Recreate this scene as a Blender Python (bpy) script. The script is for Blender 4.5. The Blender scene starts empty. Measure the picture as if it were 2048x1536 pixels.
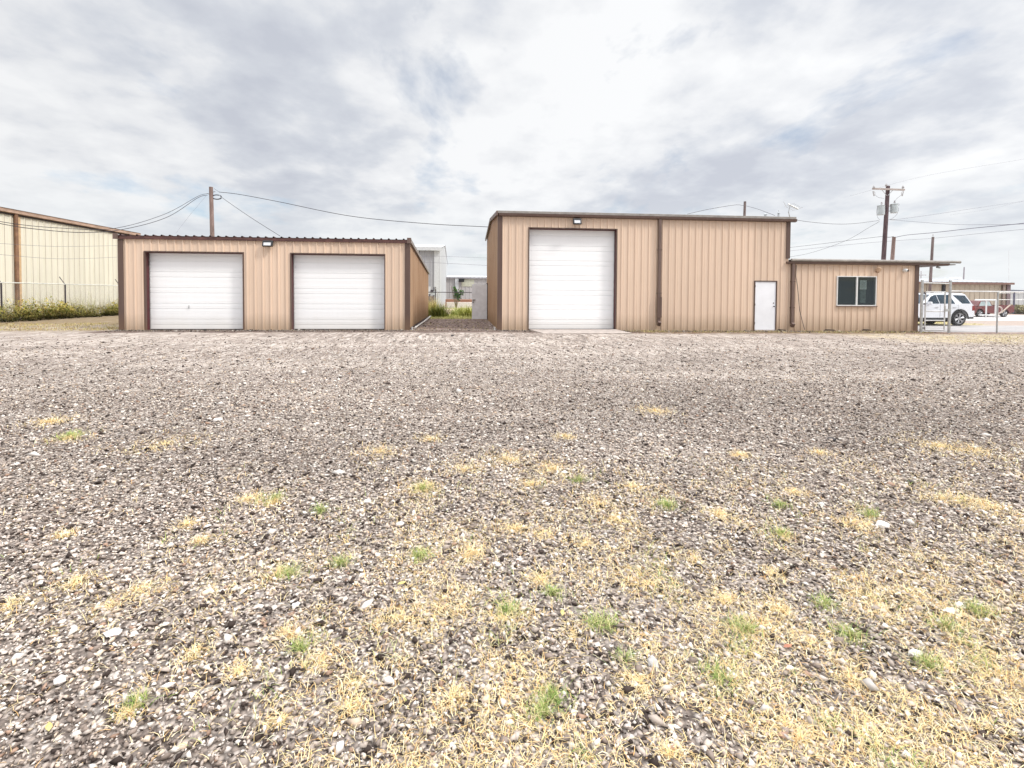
import bpy, math, random
import numpy as np
from mathutils import Vector, Matrix, Euler
R = math.radians
rnd = random.Random(7)
rng = np.random.default_rng(11)
sc = bpy.context.scene
col = sc.collection

# ------------------------------------------------------------------ camera
EYE = 1.51; FPX = 1034.0; CX = 1024.0; CY = 618.0
cam_d = bpy.data.cameras.new('camera'); cam = bpy.data.objects.new('camera', cam_d); col.objects.link(cam)
M = (Matrix.Rotation(R(-5.5), 3, 'Z') @ Matrix.Rotation(R(90 - 1.6), 3, 'X') @ Matrix.Rotation(R(0.35), 3, 'Z'))
cam.matrix_world = Matrix.Translation((0, 0, EYE)) @ M.to_4x4()
cam_d.sensor_width = 36; cam_d.lens = FPX / 2048 * 36
cam_d.shift_y = -(768 - CY) / 2048
cam_d.clip_start = 0.05; cam_d.clip_end = 5000
sc.camera = cam

def gz(x, y=0):                       # the yard falls very slightly to the right
    return -0.0035 * min(max(x, 0), 30)
def pix(px, py, Y):                   # survey helper: photo measurement -> place in the yard at depth Y
    d = M @ Vector(((px - CX) / FPX, -(py - CY) / FPX, -1)); t = Y / d.y
    return Vector((d.x * t, Y, EYE + d.z * t))
def gnd(px, py):
    d = M @ Vector(((px - CX) / FPX, -(py - CY) / FPX, -1)); t = -EYE / d.z
    return Vector((d.x * t, d.y * t, gz(d.x * t)))

# ------------------------------------------------------------------ object helpers
def tag(o, label=None, cat=None, group=None, kind=None):
    if label: o['label'] = label
    if cat: o['category'] = cat
    if group: o['group'] = group
    if kind: o['kind'] = kind
    return o
def empty(name, loc=(0, 0, 0), label=None, cat=None, group=None, rz=0):
    o = bpy.data.objects.new(name, None); col.objects.link(o); o.location = loc
    o.rotation_euler = (0, 0, rz); o.empty_display_size = 0.2
    return tag(o, label, cat, group)
class MB:
    def __init__(s): s.v = []; s.f = []
    def add(s, vs, fs):
        b = len(s.v); s.v += [tuple(p) for p in vs]; s.f += [tuple(i + b for i in f) for f in fs]; return s
    def box(s, x0, x1, y0, y1, z0, z1):
        return s.add([(x0,y0,z0),(x1,y0,z0),(x1,y1,z0),(x0,y1,z0),(x0,y0,z1),(x1,y0,z1),(x1,y1,z1),(x0,y1,z1)],
                     [(0,3,2,1),(4,5,6,7),(0,1,5,4),(1,2,6,5),(2,3,7,6),(3,0,4,7)])
    def obox(s, c, size, rot=(0,0,0)):
        m = Euler(rot).to_matrix(); c = Vector(c); h = [k/2 for k in size]
        vs = [c + m @ Vector((x*h[0], y*h[1], z*h[2])) for x,y,z in ((-1,-1,-1),(1,-1,-1),(1,1,-1),(-1,1,-1),(-1,-1,1),(1,-1,1),(1,1,1),(-1,1,1))]
        return s.add(vs, [(0,3,2,1),(4,5,6,7),(0,1,5,4),(1,2,6,5),(2,3,7,6),(3,0,4,7)])
    def tube(s, pts, r, n=8, caps=True):
        pts = [Vector(p) for p in pts]; rs = r if isinstance(r, (list, tuple)) else [r]*len(pts)
        vs = []; fs = []; up = None
        for i, p in enumerate(pts):
            t = (pts[min(i+1, len(pts)-1)] - pts[max(i-1, 0)]).normalized()
            if up is None: up = Vector((0,0,1)) if abs(t.z) < .9 else Vector((1,0,0))
            a = t.cross(up).normalized(); b = a.cross(t).normalized(); up = b
            for k in range(n):
                an = 2*math.pi*k/n; vs.append(p + (a*math.cos(an) + b*math.sin(an))*rs[i])
        for i in range(len(pts)-1):
            for k in range(n):
                k2 = (k+1) % n; fs.append((i*n+k, i*n+k2, (i+1)*n+k2, (i+1)*n+k))
        if caps: fs += [tuple(range(n)), tuple(range((len(pts)-1)*n + n-1, (len(pts)-1)*n-1, -1))]
        return s.add(vs, fs)
    def prism(s, poly, axis, a, b):   # poly of 2-tuples in the other two axes
        def P(u, v, w): return {'x': (w,u,v), 'y': (u,w,v), 'z': (u,v,w)}[axis]
        n = len(poly); vs = [P(u,v,a) for u,v in poly] + [P(u,v,b) for u,v in poly]
        return s.add(vs, [tuple(range(n-1,-1,-1)), tuple(range(n, 2*n))] + [(i,(i+1)%n,(i+1)%n+n,i+n) for i in range(n)])
    def quad(s, a, b, c, d): return s.add([a,b,c,d], [(0,1,2,3)])
    def build(s, name, mat, parent=None, smooth=False, bevel=0, loc=None):
        me = bpy.data.meshes.new(name); me.from_pydata(s.v, [], s.f); me.update()
        if smooth: me.polygons.foreach_set('use_smooth', [True]*len(me.polygons))
        me.materials.append(mat)
        o = bpy.data.objects.new(name, me); col.objects.link(o)
        if parent: o.parent = parent
        if loc: o.location = loc
        if bevel:
            b = o.modifiers.new('bevel', 'BEVEL'); b.width = bevel; b.segments = 2; b.limit_method = 'ANGLE'; b.angle_limit = R(40)
        return o
def copy_thing(o, parent=None):
    c = o.copy(); col.objects.link(c)
    if parent: c.parent = parent
    for ch in list(o.children): copy_thing(ch, c)
    return c

# ------------------------------------------------------------------ materials
def newmat(name):
    m = bpy.data.materials.new(name); m.use_nodes = True
    nt = m.node_tree; b = nt.nodes['Principled BSDF']; return m, nt, b
def N(nt, t, **kw):
    n = nt.nodes.new(t)
    for k, v in kw.items():
        if k in n.inputs: n.inputs[k].default_value = v
        else: setattr(n, k, v)
    return n
def L(nt, a, b): nt.links.new(a, b)
def ramp(nt, fac, stops, interp='LINEAR'):
    n = nt.nodes.new('ShaderNodeValToRGB'); n.color_ramp.interpolation = interp
    e = n.color_ramp.elements
    while len(e) < len(stops): e.new(0.5)
    for k, (p, c) in enumerate(stops):
        e[k].position = p; e[k].color = (*c, 1) if isinstance(c, tuple) else (c, c, c, 1)
    L(nt, fac, n.inputs[0]); return n.outputs[0]
def mix(nt, fac, a, b, mode='MIX'):
    n = nt.nodes.new('ShaderNodeMix'); n.data_type = 'RGBA'; n.blend_type = mode
    for s, i in ((fac, 0), (a, 6), (b, 7)):
        if hasattr(s, 'node'): L(nt, s, n.inputs[i])
        elif i == 0: n.inputs[0].default_value = s
        else: n.inputs[i].default_value = (*s, 1)
    return n.outputs[2]
def math_(nt, op, a, b=0.0, clamp=False):
    n = nt.nodes.new('ShaderNodeMath'); n.operation = op; n.use_clamp = clamp
    for i, s in enumerate((a, b)):
        if hasattr(s, 'node'): L(nt, s, n.inputs[i])
        else: n.inputs[i].default_value = s
    return n.outputs[0]
def coords(nt, scale=(1,1,1), loc=(0,0,0), kind='Object'):
    tc = nt.nodes.new('ShaderNodeTexCoord'); mp = nt.nodes.new('ShaderNodeMapping')
    mp.inputs['Scale'].default_value = scale; mp.inputs['Location'].default_value = loc
    L(nt, tc.outputs[kind], mp.inputs[0]); return mp.outputs[0]
def noise(nt, vec, scale, detail=4, rough=.55, dist=0):
    n = N(nt, 'ShaderNodeTexNoise'); n.inputs['Scale'].default_value = scale; n.inputs['Detail'].default_value = detail
    n.inputs['Roughness'].default_value = rough; n.inputs['Distortion'].default_value = dist
    L(nt, vec, n.inputs['Vector']); return n.outputs['Fac']
def simple(name, c, rough=.5, metal=0, var=.12, vs=6, bump=0, stretch=(1,1,1)):
    m, nt, b = newmat(name)
    f = noise(nt, coords(nt, stretch), vs, 5, .6)
    c2 = tuple(max(k*(1-var*1.6), 0) for k in c); c1 = tuple(min(k*(1+var), 1) for k in c)
    L(nt, ramp(nt, f, [(.3, c2), (.7, c1)]), b.inputs['Base Color'])
    b.inputs['Roughness'].default_value = rough; b.inputs['Metallic'].default_value = metal
    if bump:
        bn = N(nt, 'ShaderNodeBump', Strength=bump, Distance=.01); L(nt, f, bn.inputs['Height']); L(nt, bn.outputs[0], b.inputs['Normal'])
    return m
def panel_mat(name, c, stain, dirt, rough=.45, streak=.5, h=3.0, blotch=.25, pan=.93):
    """painted sheet metal: vertical run stains, dusty foot, faint blotches"""
    m, nt, b = newmat(name)
    st = noise(nt, coords(nt, (7, 7, .35)), 1.6, 6, .62)
    bl = noise(nt, coords(nt, (1, 1, .7)), .9, 5, .6)
    sp = noise(nt, coords(nt, (1, 1, 1)), 26, 3, .6)
    base = mix(nt, ramp(nt, bl, [(.35, 0.0), (.75, blotch)]), c, tuple(k*.78 for k in c))
    tc0 = N(nt, 'ShaderNodeTexCoord'); s0 = N(nt, 'ShaderNodeSeparateXYZ'); L(nt, tc0.outputs['Object'], s0.inputs[0])
    pn = math_(nt, 'FLOOR', math_(nt, 'DIVIDE', math_(nt, 'ADD', s0.outputs[0], s0.outputs[1]), .915)); wn = N(nt, 'ShaderNodeTexWhiteNoise'); wn.noise_dimensions = '1D'; L(nt, pn, wn.inputs['W'])
    base = mix(nt, 1.0, base, ramp(nt, wn.outputs['Value'], [(0., pan), (1., 1.03 if pan < 1 else 1.)]), 'MULTIPLY')
    base = mix(nt, ramp(nt, st, [(.48, 0.0), (.72, streak)]), base, stain)
    base = mix(nt, ramp(nt, sp, [(.64, 0.0), (.78, .35)]), base, stain)
    tc = N(nt, 'ShaderNodeTexCoord'); sx = N(nt, 'ShaderNodeSeparateXYZ'); L(nt, tc.outputs['Object'], sx.inputs[0])
    z = math_(nt, 'ADD', sx.outputs[2], math_(nt, 'MULTIPLY', bl, -.5))
    foot = N(nt, 'ShaderNodeMapRange'); foot.inputs[1].default_value = .45; foot.inputs[2].default_value = -.2
    L(nt, z, foot.inputs[0])
    base = mix(nt, math_(nt, 'MULTIPLY', foot.outputs[0], .75), base, dirt)
    L(nt, base, b.inputs['Base Color']); b.inputs['Roughness'].default_value = rough
    bn = N(nt, 'ShaderNodeBump', Strength=.25, Distance=.02); L(nt, noise(nt, coords(nt, (1,1,.3)), 2.5, 2), bn.inputs['Height'])
    L(nt, bn.outputs[0], b.inputs['Normal'])
    return m
def attr_mat(name, rough=.8, spec=.2, trans=0):
    m, nt, b = newmat(name)
    a = N(nt, 'ShaderNodeAttribute'); a.attribute_name = 'tint'
    L(nt, a.outputs['Color'], b.inputs['Base Color']); b.inputs['Roughness'].default_value = rough
    b.inputs['Specular IOR Level'].default_value = spec
    return m

TAN = panel_mat('tan_sheet_metal', (.73,.56,.43), (.54,.375,.25), (.42,.30,.20), streak=.18)
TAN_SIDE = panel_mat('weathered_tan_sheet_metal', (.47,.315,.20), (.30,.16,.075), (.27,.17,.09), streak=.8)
CREAM = panel_mat('cream_sheet_metal', (.78,.745,.62), (.55,.50,.36), (.45,.42,.3), streak=.2)
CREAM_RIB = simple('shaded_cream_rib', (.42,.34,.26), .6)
GREYP = panel_mat('grey_sheet_metal', (.42,.42,.44), (.33,.32,.33), (.4,.36,.32), streak=.25)
PALEP = panel_mat('pale_grey_sheet_metal', (.52,.54,.55), (.44,.45,.46), (.5,.46,.4), streak=.2)
FARP = panel_mat('far_grey_sheet_metal', (.46,.44,.44), (.38,.35,.34), (.4,.34,.3), streak=.3)
FARTAN = panel_mat('far_tan_sheet_metal', (.50,.43,.34), (.42,.34,.26), (.4,.33,.26), streak=.3)
BROWN = panel_mat('brown_painted_trim', (.105,.062,.048), (.18,.13,.11), (.17,.10,.06), rough=.5, streak=.35)
BROWN2 = simple('faded_brown_trim', (.15,.10,.082), .55, var=.2, stretch=(3,3,.5))
MAROON = simple('dark_red_primer', (.085,.015,.018), .6, var=.3)
DARKEDGE = simple('dark_edge', (.035,.022,.02), .7)
GALV = simple('galvanised_roof', (.50,.50,.48), .42, .35, var=.15, vs=3)
PALE_TRIM = simple('chalky_roof_trim', (.30,.275,.25), .6, var=.2, vs=4, stretch=(1,1,3))
WHITE_DOOR = panel_mat('white_slatted_steel', (.91,.915,.92), (.72,.71,.69), (.76,.73,.69), rough=.4, streak=.08, blotch=.04, pan=1.0)
WHITE = simple('white_paint', (.80,.81,.84), .4, var=.04, vs=2)
FRAMEW = simple('white_vinyl', (.72,.72,.71), .4, var=.05)
CONC = simple('weathered_concrete', (.44,.38,.34), .9, var=.2, vs=5, bump=.3)
STEEL = simple('galvanised_steel', (.50,.51,.51), .38, .6, var=.15, vs=9)
DSTEEL = simple('dark_weathered_steel', (.07,.06,.07), .6, .3, var=.3)
WIREM = simple('fence_wire', (.36,.36,.36), .5, .4)
BLACKP = simple('black_plastic', (.018,.018,.02), .45)
CABLE = simple('black_cable', (.05,.045,.055), .8)
LENS = simple('frosted_lamp_lens', (.62,.63,.65), .2, var=.06)
GREYBOX = simple('grey_enamel', (.45,.48,.50), .45, var=.1, vs=4)
GREYDOOR = simple('primed_grey_steel', (.84,.87,.90), .5, var=.08, vs=3)
BEIGE = simple('beige_plastic', (.52,.36,.24), .5)
TRANSF = simple('transformer_enamel', (.48,.52,.53), .4, var=.1)
PORC = simple('porcelain', (.42,.40,.40), .3)
CARW = simple('white_car_paint', (.78,.80,.84), .22, var=.01)
CARW.node_tree.nodes['Principled BSDF'].inputs['Coat Weight'].default_value = .6
CARR = simple('faded_red_car_paint', (.16,.035,.035), .35, var=.15)
CGLASS = simple('dark_car_glass', (.02,.045,.07), .06, var=.3, vs=2)
CLGLASS = simple('pale_car_glass', (.35,.42,.42), .08, var=.2, vs=2)
RUBBER = simple('tyre_rubber', (.015,.015,.017), .8, var=.25)
ALLOY = simple('wheel_alloy', (.55,.55,.57), .3, .7, var=.05)
ARCH = simple('wheel_well_black', (.008,.008,.01), .9)
TAILM = simple('tail_lamp_red', (.25,.02,.02), .2)
PAPER = simple('paper_notice', (.78,.80,.80), .8, var=.03)
INK = simple('printed_ink', (.12,.13,.15), .8)
BLIND = simple('grey_blind_slat', (.028,.033,.033), .6, var=.15)
ROOMD = simple('dark_interior', (.03,.03,.03), .9)
DIRTM = simple('pale_dirt', (.50,.37,.29), .95, var=.25, vs=8, bump=.6)
LEAFY = simple('yellow_leaf_blade', (.66,.52,.18), .6)
LEAFR = simple('rust_red_leaf_blade', (.42,.17,.10), .6)

def wood_mat(name, a, b2):
    m, nt, b = newmat(name)
    f = noise(nt, coords(nt, (9, 9, .6)), 3, 6, .65); g = noise(nt, coords(nt, (1,1,.5)), .8, 3)
    c = ramp(nt, f, [(.35, a), (.68, b2)])
    c = mix(nt, ramp(nt, g, [(.45, 0.), (.7, .6)]), c, tuple(k*.35 for k in a))
    L(nt, c, b.inputs['Base Color']); b.inputs['Roughness'].default_value = .9
    bn = N(nt, 'ShaderNodeBump', Strength=.6, Distance=.02); L(nt, f, bn.inputs['Height']); L(nt, bn.outputs[0], b.inputs['Normal'])
    return m
POLE = wood_mat('weathered_pole_wood', (.13,.095,.09), (.27,.22,.21))
POLED = wood_mat('creosoted_pole_wood', (.05,.035,.045), (.20,.13,.13))
POLER = wood_mat('reddish_pole_wood', (.19,.125,.11), (.38,.28,.25))

def glass_mat():
    m, nt, b = newmat('window_glass')
    out = nt.nodes['Material Output']
    g = N(nt, 'ShaderNodeBsdfGlossy'); g.inputs['Roughness'].default_value = .02; g.inputs['Color'].default_value = (.6,.65,.68,1)
    t = N(nt, 'ShaderNodeBsdfTransparent'); t.inputs['Color'].default_value = (.66,.70,.69,1)
    mx = N(nt, 'ShaderNodeMixShader'); mx.inputs[0].default_value = .07
    L(nt, t.outputs[0], mx.inputs[1]); L(nt, g.outputs[0], mx.inputs[2]); L(nt, mx.outputs[0], out.inputs[0])
    return m
GLASS = glass_mat()

# ------------------------------------------------------------------ sky
def make_world():
    w = bpy.data.worlds.new('World'); sc.world = w; w.use_nodes = True
    nt = w.node_tree; nt.nodes.clear()
    out = N(nt, 'ShaderNodeOutputWorld')
    sky = N(nt, 'ShaderNodeTexSky'); sky.sky_type = 'NISHITA'; sky.sun_disc = False
    sky.sun_elevation = R(SUN_EL); sky.sun_rotation = R(SUN_AZ)
    bs = N(nt, 'ShaderNodeBackground', Strength=.13); L(nt, sky.outputs[0], bs.inputs[0])
    tc = N(nt, 'ShaderNodeTexCoord'); sx = N(nt, 'ShaderNodeSeparateXYZ'); L(nt, tc.outputs['Generated'], sx.inputs[0])
    zz = math_(nt, 'MAXIMUM', sx.outputs[2], 0.0)
    den = math_(nt, 'ADD', zz, .22)
    cb = N(nt, 'ShaderNodeCombineXYZ')
    L(nt, math_(nt, 'DIVIDE', sx.outputs[0], den), cb.inputs[0]); L(nt, math_(nt, 'DIVIDE', sx.outputs[1], den), cb.inputs[1])
    def field(scale, loc, rot, s, det, ro, di=0):
        mp = N(nt, 'ShaderNodeMapping'); mp.inputs['Scale'].default_value = scale; mp.inputs['Location'].default_value = loc
        mp.inputs['Rotation'].default_value = (0, 0, R(rot))
        L(nt, cb.outputs[0], mp.inputs[0]); return noise(nt, mp.outputs[0], s, det, ro, di)
    big = field((1, .9, 1), SKY_LOC, SKY_ROT, SKY_S, 6, .52, .1)
    fine = field((1, .9, 1), (4, 2, 0), SKY_ROT+20, 4.5, 5, .55, .1)
    f = math_(nt, 'ADD', math_(nt, 'MULTIPLY', big, .66), math_(nt, 'MULTIPLY', fine, .34))
    c = ramp(nt, f, [(.37, (.60,.63,.705)), (.44, (.70,.73,.79)), (.50, (.85,.865,.895)), (.57, (.955,.965,.98))])
    # brighter to the right of the yard, where the sun stands behind the cloud, duller to the left
    side = N(nt, 'ShaderNodeMapRange'); side.inputs[1].default_value = -.8; side.inputs[2].default_value = .9
    side.inputs[3].default_value = .93; side.inputs[4].default_value = 1.06; L(nt, sx.outputs[0], side.inputs[0])
    c = mix(nt, 1.0, c, side.outputs[0], 'MULTIPLY')
    # pale haze low on the horizon
    hz = N(nt, 'ShaderNodeMapRange'); hz.inputs[1].default_value = .20; hz.inputs[2].default_value = .0; L(nt, sx.outputs[2], hz.inputs[0])
    c = mix(nt, math_(nt, 'MULTIPLY', hz.outputs[0], .75), c, (.86,.90,.92))
    # overcast sky is brighter overhead
    zb = N(nt, 'ShaderNodeMapRange'); zb.inputs[1].default_value = .52; zb.inputs[2].default_value = .85
    zb.inputs[3].default_value = 1.0; zb.inputs[4].default_value = SKY_ZEN; L(nt, sx.outputs[2], zb.inputs[0])
    bc = N(nt, 'ShaderNodeBackground'); L(nt, c, bc.inputs[0]); L(nt, zb.outputs[0], bc.inputs[1])
    gap = field((1, .7, 1), (2.9, 6.4, 0), SKY_ROT, 2.2, 6, .56, .2)
    mask = ramp(nt, gap, [(.57, 1.0), (.72, .35)])
    mx = N(nt, 'ShaderNodeMixShader'); L(nt, mask, mx.inputs[0]); L(nt, bs.outputs[0], mx.inputs[1]); L(nt, bc.outputs[0], mx.inputs[2])
    L(nt, mx.outputs[0], out.inputs[0])
SUN_EL = 46; SUN_AZ = 118; SKY_LOC = (1.2, 11.3, 0); SKY_ROT = -25; SKY_S = 1.15; SKY_ZEN = 4.0
make_world()
sd = bpy.data.lights.new('sun', 'SUN'); sd.energy = 2.3; sd.angle = R(8); sd.color = (1, .95, .88)
sun = bpy.data.objects.new('sun', sd); col.objects.link(sun)
az = R(SUN_AZ); el = R(SUN_EL)       # Blender sky: rotation measured from +Y towards +X
sdir = Vector((math.sin(az)*math.cos(el), math.cos(az)*math.cos(el), math.sin(el)))
sun.rotation_euler = sdir.to_track_quat('Z', 'Y').to_euler(); sun.location = (20, -20, 40)

# ------------------------------------------------------------------ ground
def box_mask(nt, sx, sy, x0, x1, y0, y1, soft, wob):
    def mr(v, a, b):
        n = N(nt, 'ShaderNodeMapRange'); n.inputs[1].default_value = a; n.inputs[2].default_value = b; L(nt, v, n.inputs[0]); return n.outputs[0]
    x = math_(nt, 'ADD', sx, wob); y = math_(nt, 'ADD', sy, wob)
    m = math_(nt, 'MULTIPLY', mr(x, x0-soft, x0+soft), mr(x, x1+soft, x1-soft))
    return math_(nt, 'MULTIPLY', m, math_(nt, 'MULTIPLY', mr(y, y0-soft, y0+soft), mr(y, y1+soft, y1-soft)))
def gravel_ground():
    m, nt, b = newmat('gravel_ground')
    v = coords(nt)
    tc = N(nt, 'ShaderNodeTexCoord'); sp = N(nt, 'ShaderNodeSeparateXYZ'); L(nt, tc.outputs['Object'], sp.inputs[0])
    sx, sy = sp.outputs[0], sp.outputs[1]
    def vor(scale):
        n = N(nt, 'ShaderNodeTexVoronoi'); n.inputs['Scale'].default_value = scale; n.inputs['Randomness'].default_value = 1
        L(nt, v, n.inputs['Vector']); return n
    stops = [(.0, (.035,.026,.02)), (.22, (.12,.091,.077)), (.45, (.29,.236,.20)), (.68, (.455,.385,.33)), (.86, (.64,.555,.49)), (1., (.84,.77,.70))]
    v1 = vor(48); s1 = N(nt, 'ShaderNodeSeparateColor'); L(nt, v1.outputs['Color'], s1.inputs[0])
    c1 = ramp(nt, s1.outputs[0], stops)
    gap = ramp(nt, v1.outputs['Distance'], [(.35, 1.0), (.75, .22)])
    c1 = mix(nt, 1.0, c1, gap, 'MULTIPLY')
    v2 = vor(19); s2 = N(nt, 'ShaderNodeSeparateColor'); L(nt, v2.outputs['Color'], s2.inputs[0])
    c2 = ramp(nt, s2.outputs[0], stops); g2 = ramp(nt, v2.outputs['Distance'], [(.35, 1.0), (.8, .3)])
    c2 = mix(nt, 1.0, c2, g2, 'MULTIPLY')
    # further off only clusters of stones read: coarser grain, stretched along the line of sight
    v3 = N(nt, 'ShaderNodeTexVoronoi'); v3.inputs['Scale'].default_value = 15
    L(nt, coords(nt, (1, .25, 1)), v3.inputs['Vector']); s3 = N(nt, 'ShaderNodeSeparateColor'); L(nt, v3.outputs['Color'], s3.inputs[0])
    c3 = ramp(nt, s3.outputs[1], stops)
    def mr(val, a, b_, c_=0., d_=1.):
        n = N(nt, 'ShaderNodeMapRange'); n.inputs[1].default_value = a; n.inputs[2].default_value = b_
        n.inputs[3].default_value = c_; n.inputs[4].default_value = d_; L(nt, val, n.inputs[0]); return n.outputs[0]
    c = mix(nt, mr(sy, 4, 14, .25, .45), c1, c2)
    c = mix(nt, mr(sy, 6, 14, .0, .6), c, c3)
    v4 = N(nt, 'ShaderNodeTexVoronoi'); v4.inputs['Scale'].default_value = 9
    L(nt, coords(nt, (1, .16, 1)), v4.inputs['Vector']); s4 = N(nt, 'ShaderNodeSeparateColor'); L(nt, v4.outputs['Color'], s4.inputs[0])
    c = mix(nt, mr(sy, 11, 19, .0, .45), c, ramp(nt, s4.outputs[1], stops))
    # broad patches: worn tracks and dusty lighter areas
    p = noise(nt, coords(nt, (.22, 1, 1)), .6, 5, .62)
    c = mix(nt, ramp(nt, p, [(.36, .34), (.52, .0)]), c, (.19,.15,.13))
    c = mix(nt, ramp(nt, p, [(.50, 0.), (.66, .5)]), c, (.50,.435,.38))
    # dusty overall mean with distance
    c = mix(nt, mr(sy, 3, 20, .10, .24), c, (.40,.34,.295))
    n1 = noise(nt, v, .9, 5, .6); wob = math_(nt, 'MULTIPLY', math_(nt, 'ADD', n1, -.5), 2.2)
    gn = noise(nt, coords(nt, (1, .5, 1)), 3.2, 6, .7)
    def zone(c, x0, x1, y0, y1, soft, colr, lo, hi, amt):
        f = math_(nt, 'MULTIPLY', box_mask(nt, sx, sy, x0, x1, y0, y1, soft, wob), ramp(nt, gn, [(lo, 0.), (hi, amt)]))
        return mix(nt, f, c, colr)
    c = zone(c, -2.6, 1.9, 22.0, 33, .7, (.17,.115,.10), .25, .5, .85)         # dark brown alley dirt
    c = zone(c, -3.5, 1.5, 32.5, 60, .8, (.34,.31,.12), .2, .55, .9)           # grass beyond the alley
    c = zone(c, -40, -13.9, 21.2, 25.5, .8, (.27,.21,.12), .35, .6, .8)        # thin grass by the left fence
    c = zone(c, -60, -13.9, 25.5, 60, .7, (.20,.145,.075), .2, .5, .9)
    c = zone(c, 7, 21.5, 20.2, 21.9, .3, (.17,.11,.065), .25, .5, .9)         # dirt at the foot of the wall, contact shade painted in
    c = zone(c, -14, 7.5, 20.5, 21.9, .3, (.13,.09,.075), .2, .45, .9)  # darker gravel along the shed side, the wall's contact shade painted in
    c = zone(c, 15.5, 40, 16.0, 20.2, .8, (.46,.37,.22), .38, .62, .8)         # dry grass at the right
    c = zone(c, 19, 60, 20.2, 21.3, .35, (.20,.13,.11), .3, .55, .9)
    c = zone(c, 21, 90, 21.5, 120, .6, (.42,.34,.29), .1, .4, .95)             # pale dirt beyond the fence
    c = zone(c, 24, 31, 27.5, 31, .8, (.55,.50,.25), .3, .6, .9)
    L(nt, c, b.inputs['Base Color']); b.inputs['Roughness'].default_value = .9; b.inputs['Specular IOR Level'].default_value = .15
    bn = N(nt, 'ShaderNodeBump', Strength=.9, Distance=.012, invert=True)
    L(nt, math_(nt, 'ADD', v1.outputs['Distance'], v2.outputs['Distance']), bn.inputs['Height']); L(nt, bn.outputs[0], b.inputs['Normal'])
    return m
def sheet(name, xs, ys, dz, mat):
    b = MB(); nx, ny = len(xs), len(ys)
    vs = [(x, y, gz(x) + dz) for y in ys for x in xs]
    fs = [(j*nx+i, j*nx+i+1, (j+1)*nx+i+1, (j+1)*nx+i) for j in range(ny-1) for i in range(nx-1)]
    b.add(vs, fs); o = b.build(name, mat); tag(o, kind='structure'); return o
GROUNDM = gravel_ground()
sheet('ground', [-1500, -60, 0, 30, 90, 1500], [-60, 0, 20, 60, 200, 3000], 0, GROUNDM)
DRIVE = simple('dusty_pale_asphalt', (.38,.36,.35), .85, var=.14, vs=1.2, bump=.2, stretch=(.4, 1, 1))
ROADM = simple('pale_concrete_road', (.52,.50,.485), .85, var=.08, vs=.8, stretch=(.3, 1, 1))
sheet('driveway', [20.95, 30, 75], [21.6, 26.9], .004, DRIVE)
sheet('road', [20.95, 30, 140], [32.6, 42.5], .004, ROADM)

# ---- loose stones and blades as bulk meshes
def bulk(name, verts, faces_n, loops, tints, mat, label, cat, per_vert):
    """verts (n,3); all faces have faces_n corners; tints per vertex"""
    me = bpy.data.meshes.new(name); nf = len(loops) // faces_n
    me.vertices.add(len(verts)); me.vertices.foreach_set('co', np.ascontiguousarray(verts, dtype=np.float32).ravel())
    me.loops.add(len(loops)); me.loops.foreach_set('vertex_index', np.ascontiguousarray(loops, dtype=np.int32))
    me.polygons.add(nf); me.polygons.foreach_set('loop_start', np.arange(0, nf*faces_n, faces_n, dtype=np.int32))
    me.update(calc_edges=True)
    a = me.attributes.new('tint', 'FLOAT_COLOR', 'POINT')
    a.data.foreach_set('color', np.ascontiguousarray(np.concatenate([tints, np.ones((len(tints),1))], 1), dtype=np.float32).ravel())
    me.materials.append(mat); o = bpy.data.objects.new(name, me); col.objects.link(o)
    return tag(o, label, cat, kind='stuff')
def gzv(x): return -0.0035*np.clip(x, 0, 30)
STONE = attr_mat('stone_faces', .85, .2); GRASS = attr_mat('grass_blades', .75, .2)
def ico():
    t = (1+5**.5)/2
    v = np.array([(-1,t,0),(1,t,0),(-1,-t,0),(1,-t,0),(0,-1,t),(0,1,t),(0,-1,-t),(0,1,-t),(t,0,-1),(t,0,1),(-t,0,-1),(-t,0,1)], float)
    v /= np.linalg.norm(v[0])
    f = np.array([(0,11,5),(0,5,1),(0,1,7),(0,7,10),(0,10,11),(1,5,9),(5,11,4),(11,10,2),(10,7,6),(7,1,8),(3,9,4),(3,4,2),(3,2,6),(3,6,8),(3,8,9),(4,9,5),(2,4,11),(6,2,10),(8,6,7),(9,8,1)])
    return v, f
def fbm(x, y, s=1.0):
    v = 0; rs = np.random.default_rng(5)
    for k in range(14):
        a = rs.random()*6.28; f = s*(1.0 + k*.55); ph = rs.random()*6.28
        v = v + np.sin((x*math.cos(a) + y*math.sin(a))*f + ph)/(1+k*.22)
    return v/4.5
def octa():
    v = np.array([(1,0,0),(-1,0,0),(0,1,0),(0,-1,0),(0,0,1),(0,0,-1)], float)
    f = np.array([(0,2,4),(2,1,4),(1,3,4),(3,0,4),(2,0,5),(1,2,5),(3,1,5),(0,3,5)]); return v, f
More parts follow.
